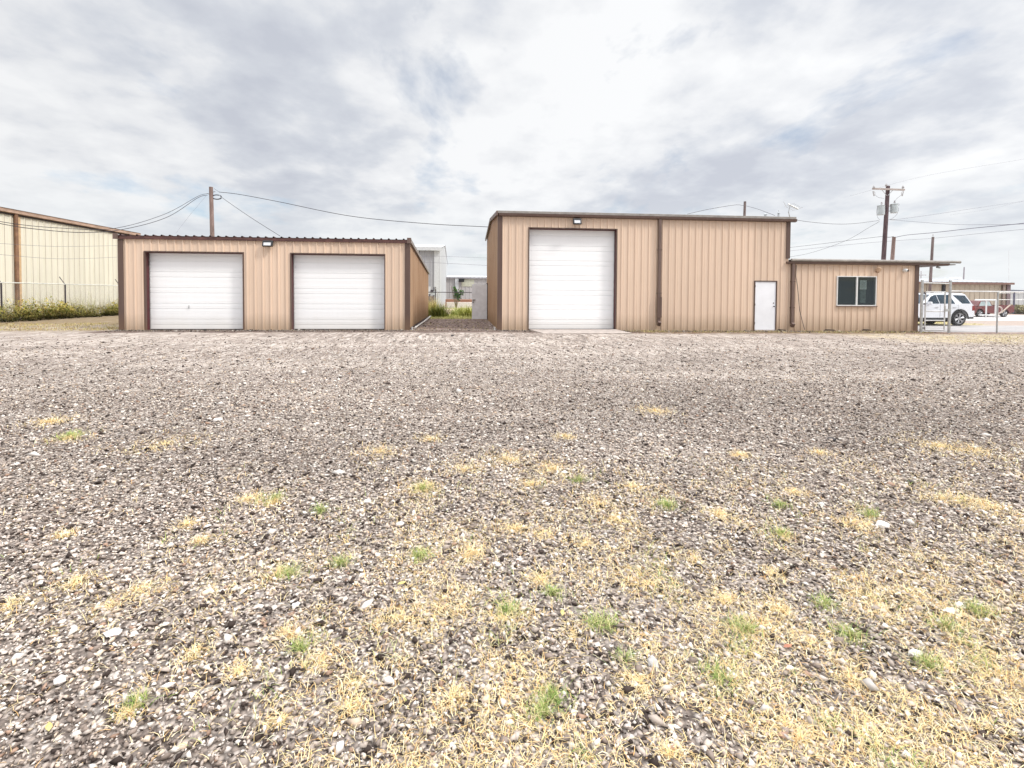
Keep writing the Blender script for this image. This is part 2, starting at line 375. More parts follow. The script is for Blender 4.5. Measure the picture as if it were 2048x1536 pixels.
def stones(n):
    Y = np.linspace(1.25, 21, 500); dens = np.interp(Y, [1.2, 3.5, 6, 9, 12, 16, 19.5, 21], [6500, 5000, 2500, 950, 330, 90, 10, 0])*(2.25*Y+3.8)
    cdf = np.cumsum(dens); cdf /= cdf[-1]
    y = np.interp(rng.random(n), cdf, Y); x = -.9*y - 1.9 + rng.random(n)*(2.25*y+3.8); e_ = 9000; y[:e_] = 21.86 - np.abs(rng.normal(0, .45, e_)); x[:e_] = rng.uniform(-13.6, 21.0, e_); gap_ = (x[:e_] > -2.3) & (x[:e_] < 1.5); y[:e_][gap_] += rng.uniform(0, 9, gap_.sum())*(rng.random(gap_.sum()) < .8)
    s = np.clip(rng.lognormal(math.log(.0054), .42, n), .0028, .018)*np.interp(y, [2, 6, 11, 21, 22, 30], [1, 1.25, 1.65, 2.2, 3., 3.])
    big = rng.random(n) < .0012; s[big] *= 2.2
    v, f = octa(); k = 6; s *= 1.18
    P = v[None]*(1+rng.normal(0, .22, (n, k, 1))) + rng.normal(0, .22, (n, k, 3))
    P[:, :, 0] *= rng.uniform(1.0, 1.5, (n, 1)); P[:, :, 1] *= rng.uniform(.6, 1.0, (n, 1)); P[:, :, 2] *= rng.uniform(.4, .8, (n, 1))
    tx = rng.normal(0, .4, n); a = rng.random(n)*6.283
    c_, s_ = np.cos(tx)[:, None], np.sin(tx)[:, None]
    yy = P[:, :, 1]*c_ - P[:, :, 2]*s_; zz = P[:, :, 1]*s_ + P[:, :, 2]*c_; xx = P[:, :, 0]
    ca, sa = np.cos(a)[:, None], np.sin(a)[:, None]
    X = (xx*ca - yy*sa)*s[:, None] + x[:, None]; Yv = (xx*sa + yy*ca)*s[:, None] + y[:, None]
    Z = zz*s[:, None] + (gzv(x) + s*.28 + rng.random(n)*.008*(y < 9))[:, None]
    pal = np.array([(.87,.80,.72), (.67,.58,.505), (.49,.41,.35), (.27,.215,.18), (.06,.043,.036), (.38,.25,.18), (.68,.54,.41)])
    pr = np.array([.11,.19,.23,.21,.16,.03,.07]); idx = rng.choice(len(pal), n, p=pr)
    t = pal[idx]*rng.uniform(.62, 1.02, (n, 1))*np.interp(y, [8, 16, 20.4, 21.2], [1, .85, .8, .5])[:, None]; t *= (1 + .24*np.clip(fbm(x*.22, y*.8, 1.5), -1, 1))[:, None]; t[big] = np.array((.66,.61,.56))*rng.uniform(.7, 1.2, (big.sum(), 1))
    T = np.repeat(np.clip(t, 0, .92), k, 0)
    loops = (f[None] + (np.arange(n)*k)[:, None, None]).reshape(-1)
    bulk('gravel', np.stack([X, Yv, Z], -1).reshape(-1, 3), 3, loops, T, STONE, 'loose mixed gravel of pale, brown and dark stones covering the yard', 'gravel', k)
stones(360000)

def blades(name, roots, length, width, elev, tint, label, cat, seg=3, droop=1.1, az=None):
    """roots (n,3), arrays of length/width/elev (rad) and tint (n,3)"""
    n = len(roots); azm = rng.random(n)*6.283 if az is None else az
    d = np.stack([np.cos(azm), np.sin(azm)], -1); side = np.stack([-np.sin(azm), np.cos(azm), np.zeros(n)], -1)
    curl = rng.normal(0, .5, n)
    pts = [roots.copy()]; e = elev.copy(); a2 = azm.copy(); p = roots.copy()
    for k in range(seg):
        dd = np.stack([np.cos(a2)*np.cos(e), np.sin(a2)*np.cos(e), np.sin(e)], -1)
        p = p + dd*(length/seg)[:, None]; p[:, 2] = np.maximum(p[:, 2], gzv(p[:, 0]) + .004 + .004*rng.random(n)); pts.append(p.copy())
        e = e - droop/seg*rng.uniform(.4, 1.5, n); a2 = a2 + curl/seg
    V = []
    for k in range(seg+1):
        w = (width*(1 - .8*(k/seg)**1.5)*.5)[:, None]
        V += [pts[k] - side*w, pts[k] + side*w]
    V = np.stack(V, 1); kk = 2*(seg+1)
    f = np.array([(2*k, 2*k+1, 2*k+3, 2*k+2) for k in range(seg)])
    loops = (f[None] + (np.arange(n)*kk)[:, None, None]).reshape(-1)
    return bulk(name, V.reshape(-1, 3), 4, loops, np.repeat(tint, kk, 0), GRASS, label, cat, kk)

STRAW = [(1310,822,.3),(100,845,.25),(140,878,.2),(330,890,.4),(760,905,.25),(860,880,.15),(1130,875,.12),(935,940,.3),(1015,920,.25),(1100,940,.3),(845,978,.16),(500,1000,.12),(545,1005,.14),(1060,970,.08),(1200,1010,.14),(1265,975,.12),
 (1590,985,.12),(1885,997,.15),(1935,1000,.18),(1985,1012,.15),(1875,890,.3),(1950,900,.5),(130,1073,.07),(375,1052,.07),(400,1085,.06),(1440,1030,.14),(1700,1045,.14),(1730,1050,.1),(1085,1070,.14),(1030,1060,.1),(945,1110,.12),(1170,1090,.1),
 (150,1170,.12),(290,1180,.09),(20,1215,.09),(220,1215,.1),(550,1150,.1),(1080,1160,.12),(1260,1165,.12),(1390,1120,.1),(1545,1150,.1),(1730,1190,.1),(1820,1190,.1),(1560,1220,.12),(1760,1230,.1),(1300,1170,.1),(800,1240,.13),(880,1220,.13),
 (390,1310,.06),(580,1270,.07),(480,1345,.08),(640,1330,.1),(1010,1240,.1),(1150,1270,.12),(1620,1290,.1),(1890,1340,.12),(2000,1350,.14),(1280,1370,.1),(1340,1510,.05),(1600,1480,.1),(1750,1450,.12),(1950,1450,.12),(1700,1360,.12),(900,1400,.12),
 (1450,1200,.08),(1500,1260,.1),(1900,1230,.12),(1995,1190,.1),(700,1420,.1),(560,1440,.08),(260,1430,.05),(700,1370,.1),(1230,1040,.08),(1570,1075,.08),(1640,905,.1),(1480,910,.12)]
GREEN = [(1157,962,.06),(845,980,.06),(680,1130,.05),(578,1150,.06),(840,1115,.05),(1190,1250,.06),(1215,1255,.05),(1437,1358,.07),(1105,1402,.06),(275,1412,.035),(1700,1272,.06),(1330,1012,.07),(1560,1012,.06),(1560,1068,.05),(1740,1030,.05),
 (1895,1255,.07),(1490,1260,.05),(600,1300,.03),(1015,1225,.04),(640,1025,.06),(140,875,.14),(1105,1190,.04),(1650,1210,.05),(1950,1220,.07),(1250,1320,.04),(1085,1430,.04),(1855,1330,.06),(550,1000,.07)]
def grass_from(lst, per, rs=1.0):
    xs, ys, rr = [], [], []
    for px, py, r in lst:
        g = gnd(px, py); k = int(per*rnd.uniform(.7, 1.3)*(r/.09)**.8)
        a = rng.random(k)*6.283; q = r*rs*np.abs(rng.normal(0, .75, k))*rnd.uniform(.8, 1.3); q2 = fbm(g.x + q*np.cos(a), g.y + q*np.sin(a), 11.); q = q*(1 + .35*q2)
        xs.append(g.x + q*np.cos(a)); ys.append(g.y + q*np.sin(a)); rr.append(np.full(k, r))
    return np.concatenate(xs), np.concatenate(ys)
def tints(n, base, var=.22):
    base = np.array(base); return np.clip(base[rng.integers(0, len(base), n)]*rng.uniform(1-var, 1+var, (n, 1)), 0, .95)
STRAWC = [(.84,.64,.33), (.76,.57,.27), (.88,.77,.52), (.66,.54,.27), (.68,.42,.18), (.80,.64,.38)]
GREENC = [(.24,.34,.08), (.34,.41,.12), (.16,.26,.06), (.46,.47,.19), (.60,.52,.28)]
x, y = grass_from(STRAW, 250)
# a thin mat over the near yard, thickest ahead and to the right, in patches
n = 760000; cy_ = 1.3 + 3.4*rng.random(n)**1.0; cx_ = -.9*cy_ - 1.2 + rng.random(n)*(2.25*cy_+3.2)
ang = cx_/cy_                                    # -0.8 left edge .. 1.2 right edge
want = np.interp(ang, [-.9, -.45, -.1, .3, 1.2, 2.2], [.05, .3, .9, 1.0, .9, .5])*np.interp(cy_, [1.3, 2.2, 3.0, 4.6], [1.0, .85, .42, .05])
patch = fbm(cx_, cy_, 3.1)*.6 + fbm(cx_+9, cy_-4, 9.0)*.5
keep = rng.random(n) < want*np.clip((patch + .24)*1.8, 0.08, 1)*.46
x = np.concatenate([x, cx_[keep]]); y = np.concatenate([y, cy_[keep]]); k = len(x)
blades('dry_grass', np.stack([x, y, gzv(x)+.004], -1), rng.uniform(.018, .062, k)*np.interp(y, [2, 8], [.9, 1.6]), rng.uniform(.0014, .0032, k)*np.interp(y, [2, 9], [1, 2.2]),
       rng.uniform(.1, 1.15, k), tints(k, STRAWC), 'straw coloured dry grass growing in patches through the gravel', 'grass')
x, y = grass_from(GREEN, 270); k = len(x)
m2 = keep & (fbm(cx_-3, cy_+7, 4.2) > .35) & (rng.random(n) < .35)
x = np.concatenate([x, cx_[m2]]); y = np.concatenate([y, cy_[m2]]); k = len(x)
blades('green_grass', np.stack([x, y, gzv(x)+.004], -1), rng.uniform(.03, .075, k)*np.interp(y, [2, 8], [.9, 1.5]), rng.uniform(.0015, .003, k)*np.interp(y, [2, 9], [1, 2.2]),
       rng.uniform(.5, 1.4, k), tints(k, GREENC), 'short green grass tufts dotted through the gravel', 'grass')
# straggling dry grass round the edges of the yard
ex, ey, et, el_ = [], [], [], []
def strip(x0, x1, y0, y1, n, cols, hl):
    xx = x0 + (x1-x0)*rng.random(n*3); yy = y0 + (y1-y0)*rng.random(n*3)
    kp = (fbm(xx, yy, 1.6)*.7 + fbm(xx+3, yy, 4.)*.4 > rng.normal(.0, .25, n*3)); xx = xx[kp][:n]; yy = yy[kp][:n]
    ex.append(xx); ey.append(yy); et.append(tints(len(xx), cols)); el_.append(rng.uniform(hl*.5, hl*1.2, len(xx)))
strip(17, 33, 15.5, 20.4, 7000, [(.66,.55,.32),(.54,.45,.27),(.42,.32,.20),(.5,.47,.25)], .06)
strip(-13.4, 7, 21.3, 21.85, 700, [(.3,.22,.12),(.42,.33,.18)], .05)
strip(7, 20.6, 20.7, 21.85, 5000, [(.5,.40,.20),(.36,.34,.13),(.32,.22,.12)], .07)
strip(-24, -13.6, 21.5, 26.5, 7000, [(.36,.33,.12),(.5,.40,.18),(.34,.23,.10)], .10)
strip(-2.0, 1.4, 31.5, 40, 7000, [(.45,.45,.14),(.55,.50,.2),(.32,.36,.10)], .16)
strip(24, 31, 27.5, 31, 2500, [(.58,.55,.2),(.62,.5,.25)], .12)
strip(-2.1, 1.5, 22, 32, 1500, [(.25,.2,.1),(.4,.33,.15)], .07)
x = np.concatenate(ex); y = np.concatenate(ey); k = len(x)
blades('edge_grass', np.stack([x, y, gzv(x)+.004], -1), np.concatenate(el_), rng.uniform(.008, .018, k), rng.uniform(.3, 1.4, k), np.concatenate(et),
       'thin yellowish grass straggling round the edges of the gravel yard', 'grass')

# ------------------------------------------------------------------ ribbed sheet generator
def ribbed(mb, O, U, Nn, a0, a1, z0, z1, pitch=.305, phase=0, h=.036, w=.038, t=.020, minor=True):
    """vertical ribbed sheet: origin O, along U, outward Nn, from a0..a1; z0,z1 numbers or functions of a"""
    O, U, Nn = Vector(O), Vector(U), Vector(Nn)
    prof = []
    k0 = int(math.floor((a0-phase)/pitch)) - 1; k1 = int(math.ceil((a1-phase)/pitch)) + 1
    for k in range(k0, k1):
        c = phase + k*pitch
        prof += [(c-w, 0), (c-t, h), (c+t, h), (c+w, 0)]
        if minor:
            for q in (1/3, 2/3):
                m_ = c + pitch*q; prof += [(m_-.014, 0), (m_-.005, .006), (m_+.005, .006), (m_+.014, 0)]
    pts = []
    def at(a):
        for (p, hp), (q, hq) in zip(prof, prof[1:]):
            if p <= a <= q: return hp + (hq-hp)*(a-p)/max(q-p, 1e-6)
        return 0
    pts = [(a0, at(a0))] + [p for p in prof if a0 + .002 < p[0] < a1 - .002] + [(a1, at(a1))]
    fz0 = z0 if callable(z0) else (lambda a: z0); fz1 = z1 if callable(z1) else (lambda a: z1)
    vs = []
    for a, d in pts:
        b = O + U*a + Nn*d; vs += [(b.x, b.y, b.z + fz0(a)), (b.x, b.y, b.z + fz1(a))]
    mb.add(vs, [(2*i, 2*i+2, 2*i+3, 2*i+1) for i in range(len(pts)-1)])
def ribbed_roof(mb, x0, x1, prof, pitch=.305, phase=0, h=.035):
    """roof sheet with ribs running down the slope; prof = [(y,z),...]"""
    xs = []
    k0 = int(math.floor((x0-phase)/pitch)); k1 = int(math.ceil((x1-phase)/pitch)) + 1
    for k in range(k0, k1):
        c = phase + k*pitch; xs += [(c-.045, 0), (c-.02, h), (c+.02, h), (c+.045, 0)]
    xs = [(x0, 0)] + [p for p in xs if x0 < p[0] < x1] + [(x1, 0)]
    n = len(prof); vs = [(x, y, z+d) for x, d in xs for y, z in prof]
    mb.add(vs, [(i*n+j, (i+1)*n+j, (i+1)*n+j+1, i*n+j+1) for i in range(len(xs)-1) for j in range(n-1)])
def pale_panel(mb, x0, x1, Y, z0, z1, pitch=.213):
    """slatted roll up curtain: every third groove faint"""
    pts = [(z0, 0)]; z = z0 + .19; k = 0
    while z < z1:
        d = .020 if k % 3 != 2 else .003; w = .009 if k % 3 != 2 else .006
        pts += [(z-w, 0), (z-.004, d), (z+.004, d), (z+w, 0)]
        pts += [(z+pitch*.5-.012, -.001), (z+pitch*.5, -.004), (z+pitch*.5+.012, -.001)]
        z += pitch; k += 1
    pts = [p for p in pts if p[0] <= z1] + [(z1, 0)]
    vs = []
    for z, d in pts: vs += [(x0, Y+d, z), (x1, Y+d, z)]
    mb.add(vs, [(2*i, 2*i+1, 2*i+3, 2*i+2) for i in range(len(pts)-1)])
FY = 21.9
def roll_door(parent, x0, x1, top, Y=FY, red='left', handle=None):
    """framed roll up door set .3 m behind the face"""
    t = .045
    f = MB(); f.box(x0-t, x0, Y-.038, Y+.06, -.05, top+t); f.box(x1, x1+t, Y-.038, Y+.06, -.05, top+t); f.box(x0, x1, Y-.036, Y+.06, top, top+t)
    f.build('door_trim', BROWN, parent)
    j = MB(); j.box(x0-.04, x0+.004, Y+.061, Y+.36, -.05, top+.1); j.box(x1-.004, x1+.04, Y+.061, Y+.36, -.05, top+.1); j.box(x0+.005, x1-.005, Y+.063, Y+.36, top-.02, top+.1)
    j.build('door_jamb', MAROON, parent)
    d = MB(); pale_panel(d, x0+.012, x1-.012, Y+.27, .03, top+.06); door = d.build('roll_up_door', WHITE_DOOR, parent)
    b = MB(); b.box(x0+.02, x1-.02, Y+.235, Y+.262, .0, .034); b.build('bottom_bar', DARKEDGE, door)
    for ga in (x0+.005, x1-.03): g = MB(); g.box(ga, ga+.025, Y+.225, Y+.24, 0, top); g.build('guide_rail', STEEL, door)
    if handle:
        h = MB(); hx, hz = handle; h.box(hx-.012, hx+.012, Y+.24, Y+.262, hz-.07, hz+.05); h.box(hx-.022, hx+.022, Y+.225, Y+.2405, hz-.08, hz-.05)
        h.build('handle', STEEL, door)
    return door

# ------------------------------------------------------------------ two-bay shed
def shed():
    root = empty('garage_shed', (-7.86, FY, 0), 'low tan two bay metal shed with sloping roof and two square white roll up doors', 'shed')
    root.location = (0, 0, 0)
    X0, X1, YR = -13.48, -2.24, 34.2
    d = [(-12.54, -8.84), (-6.94, -3.22)]; T = 3.11; TZ = 3.70
    def w(z0, z1): return z0, z1
    b = MB(); z0 = -.02
    for a, c in ((X0, d[0][0]), (d[0][1], d[1][0]), (d[1][1], X1)): ribbed(b, (0, FY, 0), (1,0,0), (0,-1,0), a, c, z0, TZ, phase=-13.25)
    for a, c in d: ribbed(b, (0, FY, 0), (1,0,0), (0,-1,0), a, c, T, TZ, phase=-13.25)
    b.build('front_wall', TAN, root)
    top = lambda a: 3.70 + (2.84-3.70)*(a-FY)/(YR-FY)
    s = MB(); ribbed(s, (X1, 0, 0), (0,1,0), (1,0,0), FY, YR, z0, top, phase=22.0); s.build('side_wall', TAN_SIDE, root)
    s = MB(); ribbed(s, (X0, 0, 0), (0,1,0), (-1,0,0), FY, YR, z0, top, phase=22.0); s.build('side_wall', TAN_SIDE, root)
    s = MB(); ribbed(s, (0, YR, 0), (1,0,0), (0,1,0), X0, X1, z0, 2.84); s.build('rear_wall', TAN, root)
    r = MB(); ribbed_roof(r, X0-.06, X1+.05, [(FY-.10, 3.755), (YR+.1, 2.90)], phase=-13.4, h=.045)
    vs0 = len(r.v); r.build('roof', simple('brown_roof_sheet', (.10,.05,.045), .5, var=.3), root)
    e = MB(); e.box(X0-.05, X1+.03, FY-.085, FY-.02, 3.615, 3.745); e.build('eave_trim', simple('oxide_red_trim', (.105,.045,.038), .5, var=.35, vs=3, stretch=(1,1,4)), root)
    c = MB(); c.box(X0-.045, X0+.14, FY-.05, FY-.032, -.02, 3.61); c.box(X0-.065, X0-.045, FY-.05, FY+.14, -.02, 3.61); c.build('corner_trim', BROWN, root)
    c = MB(); c.box(X1-.14, X1+.045, FY-.05, FY-.032, -.02, 3.61); c.box(X1+.045, X1+.065, FY-.05, FY+.14, -.02, 3.61); c.build('corner_trim', BROWN, root)
    # rake flashing down each side, cap at its front end
    for sx, xx in ((1, X1), (-1, X0)):
        q = MB(); L0 = FY-.12; L1 = YR+.12; za, zb = 3.80, 2.93
        x_a, x_b = (xx+.05, xx+.11) if sx > 0 else (xx-.11, xx-.05)
        q.add([(x_a,L0,za-.13),(x_b,L0,za-.13),(x_b,L0,za+.02),(x_a,L0,za+.02),(x_a,L1,zb-.13),(x_b,L1,zb-.13),(x_b,L1,zb+.02),(x_a,L1,zb+.02)],
              [(0,1,2,3),(7,6,5,4),(1,5,6,2),(0,3,7,4),(3,2,6,7),(0,4,5,1)])
        q.build('rake_flashing', PALE_TRIM, root)
        k = MB(); k.box(min(xx, xx+sx*.13)-.04, max(xx, xx+sx*.13), FY-.16, FY-.122, 3.60, 3.83); k.build('end_cap', BROWN2, root)
    roll_door(root, *d[0], T, handle=(-11.05, .95)); roll_door(root, *d[1], T)
    g = MB(); g.box(X0+.2, X1-.2, FY+.7, YR-.3, .005, .02); g.build('floor_slab', CONC, root)
    # little screw heads and a rusty base angle along the side wall
    a = MB(); a.box(X1+.035, X1+.05, FY+.15, YR, -.01, .07); a.build('base_angle', DARKEDGE, root)
    return root
shed()
PVC = simple('dusty_pvc', (.55,.53,.50), .6, var=.2)
def white_pipe():
    t = MB(); t.tube([(-2.02, FY+.55, .06), (-1.98, 27.0, .07), (-2.03, 33.5, .09)], .04, 10)
    o = t.build('pipe', PVC, smooth=False); tag(o, 'long white plastic pipe lying along the foot of the shed side wall', 'pipe')
    t = MB(); t.tube([(0,0,0), (0,0,.10), (0,0,.101), (0,0,.13)], [.035,.035,.047,.047], 10)
    for p, lb in (((-2.08, FY-.05, 0), 'short white capped pipe stub at the front right corner of the shed'), ((1.36, FY-.05, 0), 'short white capped pipe stub at the front left corner of the warehouse')):
        o = t.build('pipe_stub', PVC, loc=p); tag(o, lb, 'pipe', 'pipe stubs either side of the alley')
white_pipe()

# ------------------------------------------------------------------ warehouse with office annex
def warehouse():
    root = empty('warehouse', (0,0,0), 'tall tan metal warehouse with tall white roll up door and low annex', 'warehouse')
    X0, X1, YR = 1.55, 14.5, 32.2; T = 4.33; W0, W1 = 2.83, 6.62; TZ = 4.92; z0 = -.12
    Dx0, Dx1, Dt = 12.96, 13.96, 2.16
    AX1 = 20.7
    b = MB()
    for a, c, lo in ((X0, W0, z0), (W1, Dx0, z0), (Dx1, X1+.0, z0), (W0, W1, T), (Dx0, Dx1, Dt)): ribbed(b, (0,FY,0), (1,0,0), (0,-1,0), a, c, lo, TZ, phase=1.68)
    b.build('front_wall', TAN, root)
    gab = lambda a: 4.95 + .42*(1-abs(a-27.05)/5.15)
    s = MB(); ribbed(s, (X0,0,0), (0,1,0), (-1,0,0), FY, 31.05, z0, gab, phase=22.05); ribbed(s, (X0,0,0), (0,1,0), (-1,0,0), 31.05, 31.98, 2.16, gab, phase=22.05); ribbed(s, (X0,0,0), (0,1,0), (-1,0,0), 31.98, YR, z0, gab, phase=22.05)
    s.build('side_wall', TAN_SIDE, root)
    s = MB(); ribbed(s, (X1,0,0), (0,1,0), (1,0,0), FY, YR, z0, gab, phase=22.05); s.build('side_wall', TAN, root)
    s = MB(); ribbed(s, (0,YR,0), (1,0,0), (0,1,0), X0, X1, z0, 4.95); s.build('rear_wall', TAN, root)
    r = MB(); ribbed_roof(r, X0-.12, X1+.2, [(FY-.14, 4.965), (27.05, 5.42), (YR+.14, 4.965)], phase=1.6); r.build('roof', GALV, root)
    # eave: pale roof edge above a brown gutter
    e = MB(); e.prism([(FY-.15, 4.935), (FY-.04, 4.935), (FY-.04, 5.05), (FY-.15, 5.03)], 'x', X0-.13, X1+.26); e.build('roof_edge', PALE_TRIM, root)
    g = MB(); g.prism([(FY-.19, 4.93), (FY-.175, 4.83), (FY-.06, 4.80), (FY-.036, 4.93)], 'x', X0-.03, X1+.28); g.build('gutter', BROWN, root)
    q = MB()
    for ya, za, yb, zb in ((FY-.16, 4.98, 27.05, 5.435), (27.05, 5.435, YR+.16, 4.98)):
        q.add([(X0-.14,ya,za-.14),(X0-.075,ya,za-.14),(X0-.075,ya,za+.03),(X0-.14,ya,za+.03),(X0-.14,yb,zb-.14),(X0-.075,yb,zb-.14),(X0-.075,yb,zb+.03),(X0-.14,yb,zb+.03)],
              [(0,1,2,3),(7,6,5,4),(1,5,6,2),(0,3,7,4),(3,2,6,7),(0,4,5,1)])
    q.build('rake_flashing', BROWN2, root)
    c = MB(); c.box(X0-.045, X0+.13, FY-.05, FY-.032, -.05, 4.80); c.box(X0-.065, X0-.045, FY-.05, FY+.13, -.05, 4.85); c.build('corner_trim', BROWN, root)
    c = MB(); c.box(X1-.12, X1+.045, FY-.05, FY-.032, 3.19, 4.80); c.box(X1+.045, X1+.065, FY-.05, FY+.13, 3.19, 4.85); c.build('corner_trim', BROWN, root)
    roll_door(root, W0, W1, T)
    # downspouts
    def spout(x, zt, zb, w=.13):
        d = MB(); d.box(x, x+w, FY-.15, FY-.045, zb+.12, zt); d.obox((x+w/2, FY-.15, zb+.07), (w, .12, .2), (R(35),0,0)); sp = d.build('downspout', BROWN2, root, bevel=.012)
        for z in (zt*.33, zt*.72): k = MB(); k.box(x-.025, x+w+.025, FY-.153, FY-.04, z, z+.035); k.build('strap', BROWN, sp)
        return sp
    spout(8.46, 4.82, .22); spout(14.62, 2.98, .16)
    k = MB(); k.box(8.43, 8.62, FY-.20, FY-.152, .55, 1.45); k.build('splash_cover', BROWN, root)
    # entrance door
    f = MB(); t = .035; f.box(Dx0-t, Dx0+.005, FY-.046, FY+.08, -.06, Dt+t); f.box(Dx1-.005, Dx1+t, FY-.046, FY+.08, -.06, Dt+t); f.box(Dx0+.006, Dx1-.006, FY-.044, FY+.08, Dt, Dt+t); f.build('door_frame', BROWN, root)
    f = MB(); f.box(Dx0-.01, Dx1+.01, FY-.10, FY+.1, -.06, .0); f.build('door_sill', CONC, root)
    f = MB(); f.box(Dx0+.012, Dx1-.012, FY-.012, FY+.03, .008, Dt-.008); dr = f.build('door', WHITE, root, bevel=.004)
    f = MB(); f.tube([(Dx1-.11, FY-.012, 1.05), (Dx1-.11, FY-.055, 1.05), (Dx1-.11, FY-.056, 1.05), (Dx1-.11, FY-.085, 1.05)], [.014, .014, .03, .024], 12); f.build('handle', DSTEEL, dr); f = MB(); f.tube([(Dx1-.11, FY-.012, 1.2), (Dx1-.11, FY-.03, 1.2)], .025, 12); f.build('lock', DSTEEL, dr)
    for z in (.25, 1.08, 1.9): f = MB(); f.tube([(Dx0+.004, FY-.05, z), (Dx0+.004, FY-.05, z+.1)], .01, 6); f.build('hinge', DARKEDGE, dr)
    # open steel door of the rear corner
    f = MB(); f.box(.58, 1.48, 31.02, 31.065, .03, 2.12); sdv = f.build('side_door', GREYDOOR, root, bevel=.004); sdv['label'] = 'plain grey steel door standing wide open into the alley'
    f = MB(); f.box(.60, .78, 30.96, 31.018, 1.16, 1.19); f.build('handle', BLACKP, sdv); f = MB(); f.tube([(.64,31.02,1.03),(.64,30.97,1.03)], .03, 10); f.build('lock', BLACKP, sdv)
    f = MB(); f.box(X0-.07, X0-.034, 31.0, 31.05, -.02, 2.2); f.box(X0-.07, X0-.034, 31.98, 32.03, -.02, 2.2); f.box(X0-.07, X0-.034, 31.051, 31.979, 2.15, 2.2); f.build('side_door_frame', DARKEDGE, root)
    # ---- annex
    Wx0, Wx1, Wz0, Wz1 = 16.84, 18.77, 1.09, 2.44; AT = 2.99; YA = 29.0
    b = MB()
    for a, c, lo, hi in ((X1+.001, Wx0, z0, AT), (Wx1, AX1, z0, AT), (Wx0, Wx1, z0, Wz0), (Wx0, Wx1, Wz1, AT)): ribbed(b, (0,FY,0), (1,0,0), (0,-1,0), a, c, lo, hi, phase=1.68+.09)
    b.build('annex_wall', TAN, root)
    s = MB(); ribbed(s, (AX1,0,0), (0,1,0), (1,0,0), FY, YA, z0, AT, phase=22.05); ribbed(s, (0,YA,0), (1,0,0), (0,1,0), X1, AX1, z0, AT); s.build('annex_side_wall', TAN_SIDE, root)
    CX1 = 22.62
    r = MB(); ribbed_roof(r, X1+.07, CX1, [(FY-.18, 3.13), (YA+.15, 3.06)]); r.build('annex_roof', GALV, root)
    e = MB(); e.tube([(X1+.07, FY-.16, 3.125), (CX1+.16, FY-.16, 3.125)], .065, 10); e.build('annex_roof_edge', PALE_TRIM, root)
    g = MB(); g.prism([(FY-.18, 3.055), (FY-.165, 2.965), (FY-.06, 2.95), (FY-.036, 3.055)], 'x', X1-.12, 22.25); g.build('annex_gutter', BROWN, root)
    s = MB(); s.box(AX1+.05, 22.25, FY-.03, YA, 2.955, 2.985); s.build('canopy_soffit', BROWN2, root)
    s = MB(); s.box(22.26, CX1, FY-.1, YA, 2.99, 3.03); s.build('canopy_lip', PALE_TRIM, root)
    c = MB(); c.box(AX1-.05, AX1+.045, FY-.052, FY-.032, -.1, 2.95); c.box(AX1+.045, AX1+.16, FY-.05, FY+.14, -.1, 2.95); c.build('corner_post', BROWN, root)
    # slab edge showing under the sheet
    k = MB(); k.box(X1-.3, AX1+.02, FY-.08, FY-.034, -.12, -.035); k.build('slab_edge', simple('tan_concrete_edge', (.36,.25,.17), .9), root)
    for x, w_ in ((16.25, .5), (18.1, .42), (14.0, .4)): k = MB(); k.prism([(x, -.03), (x+w_*.2, .03), (x+w_, .012), (x+w_*1.15, -.03)], 'y', FY-.04, FY-.033); k.build('torn_base', DARKEDGE, root)
    # window
    f = MB(); t = .042
    f.box(Wx0, Wx0+t, FY-.06, FY+.05, Wz0, Wz1); f.box(Wx1-t, Wx1, FY-.06, FY+.05, Wz0, Wz1); f.box(Wx0+t, Wx1-t, FY-.058, FY+.05, Wz0, Wz0+t); f.box(Wx0+t, Wx1-t, FY-.058, FY+.05, Wz1-t, Wz1)
    xm = 17.82; f.box(xm-.035, xm+.035, FY-.05, FY+.045, Wz0+t, Wz1-t)
    wi = f.build('window', FRAMEW, root, bevel=.006)
    f = MB(); f.box(Wx0-.03, Wx1+.03, FY-.10, FY-.062, Wz0-.035, Wz0-.003); f.build('sill', BROWN2, wi)
    for a, c, yy in ((Wx0+t, xm-.035, FY+.0), (xm+.035, Wx1-t, FY-.02)):
        g = MB(); g.box(a+.001, c-.001, yy, yy+.006, Wz0+t+.001, Wz1-t-.001); g.build('pane', GLASS, wi)
    f = MB(); z = Wz0+.07
    while z < Wz1-.06:
        f.obox(((Wx0+Wx1)/2, FY+.075, z), (Wx1-Wx0-.12, .026, .0015), (R(38),0,0)); z += .024
    f.build('blind', BLIND, wi)
    f = MB(); f.box(Wx0+.01, Wx1-.01, FY+.16, FY+.18, Wz0, Wz1); f.build('reveal', ROOMD, wi)
    f = MB(); f.box(xm+.20, xm+.52, FY+.03, FY+.034, 1.84, 2.26); p = f.build('notice', PAPER, wi)
    f = MB()
    for i in range(7): f.box(xm+.24, xm+.24+(.2 if i else .14)+.03*(i % 2), FY+.0285, FY+.0295, 2.2-.05*i, 2.2-.05*i+.012)
    f.build('print', INK, p)
    f = MB(); f.box(xm+.22, xm+.49, FY+.031, FY+.034, 1.22, 1.83); f.build('pale_panel', simple('pale_glass_reflection', (.20,.23,.22), .9, var=.3), wi)  # pale reflection in the right pane, modelled as a panel behind the glass
    return root
warehouse()
def cable_on_wall():
    t = MB(); t.tube([(14.86,FY-.07,2.9),(14.84,FY-.08,2.4),(14.93,FY-.09,1.9),(14.99,FY-.09,1.35),(15.04,FY-.09,.9),(15.16,FY-.10,.45),(15.28,FY-.12,.02)], .012, 5)
    tag(t.build('hanging_cable', CABLE), 'thin black cable dangling down the annex wall beside the downspout', 'cable')
cable_on_wall()
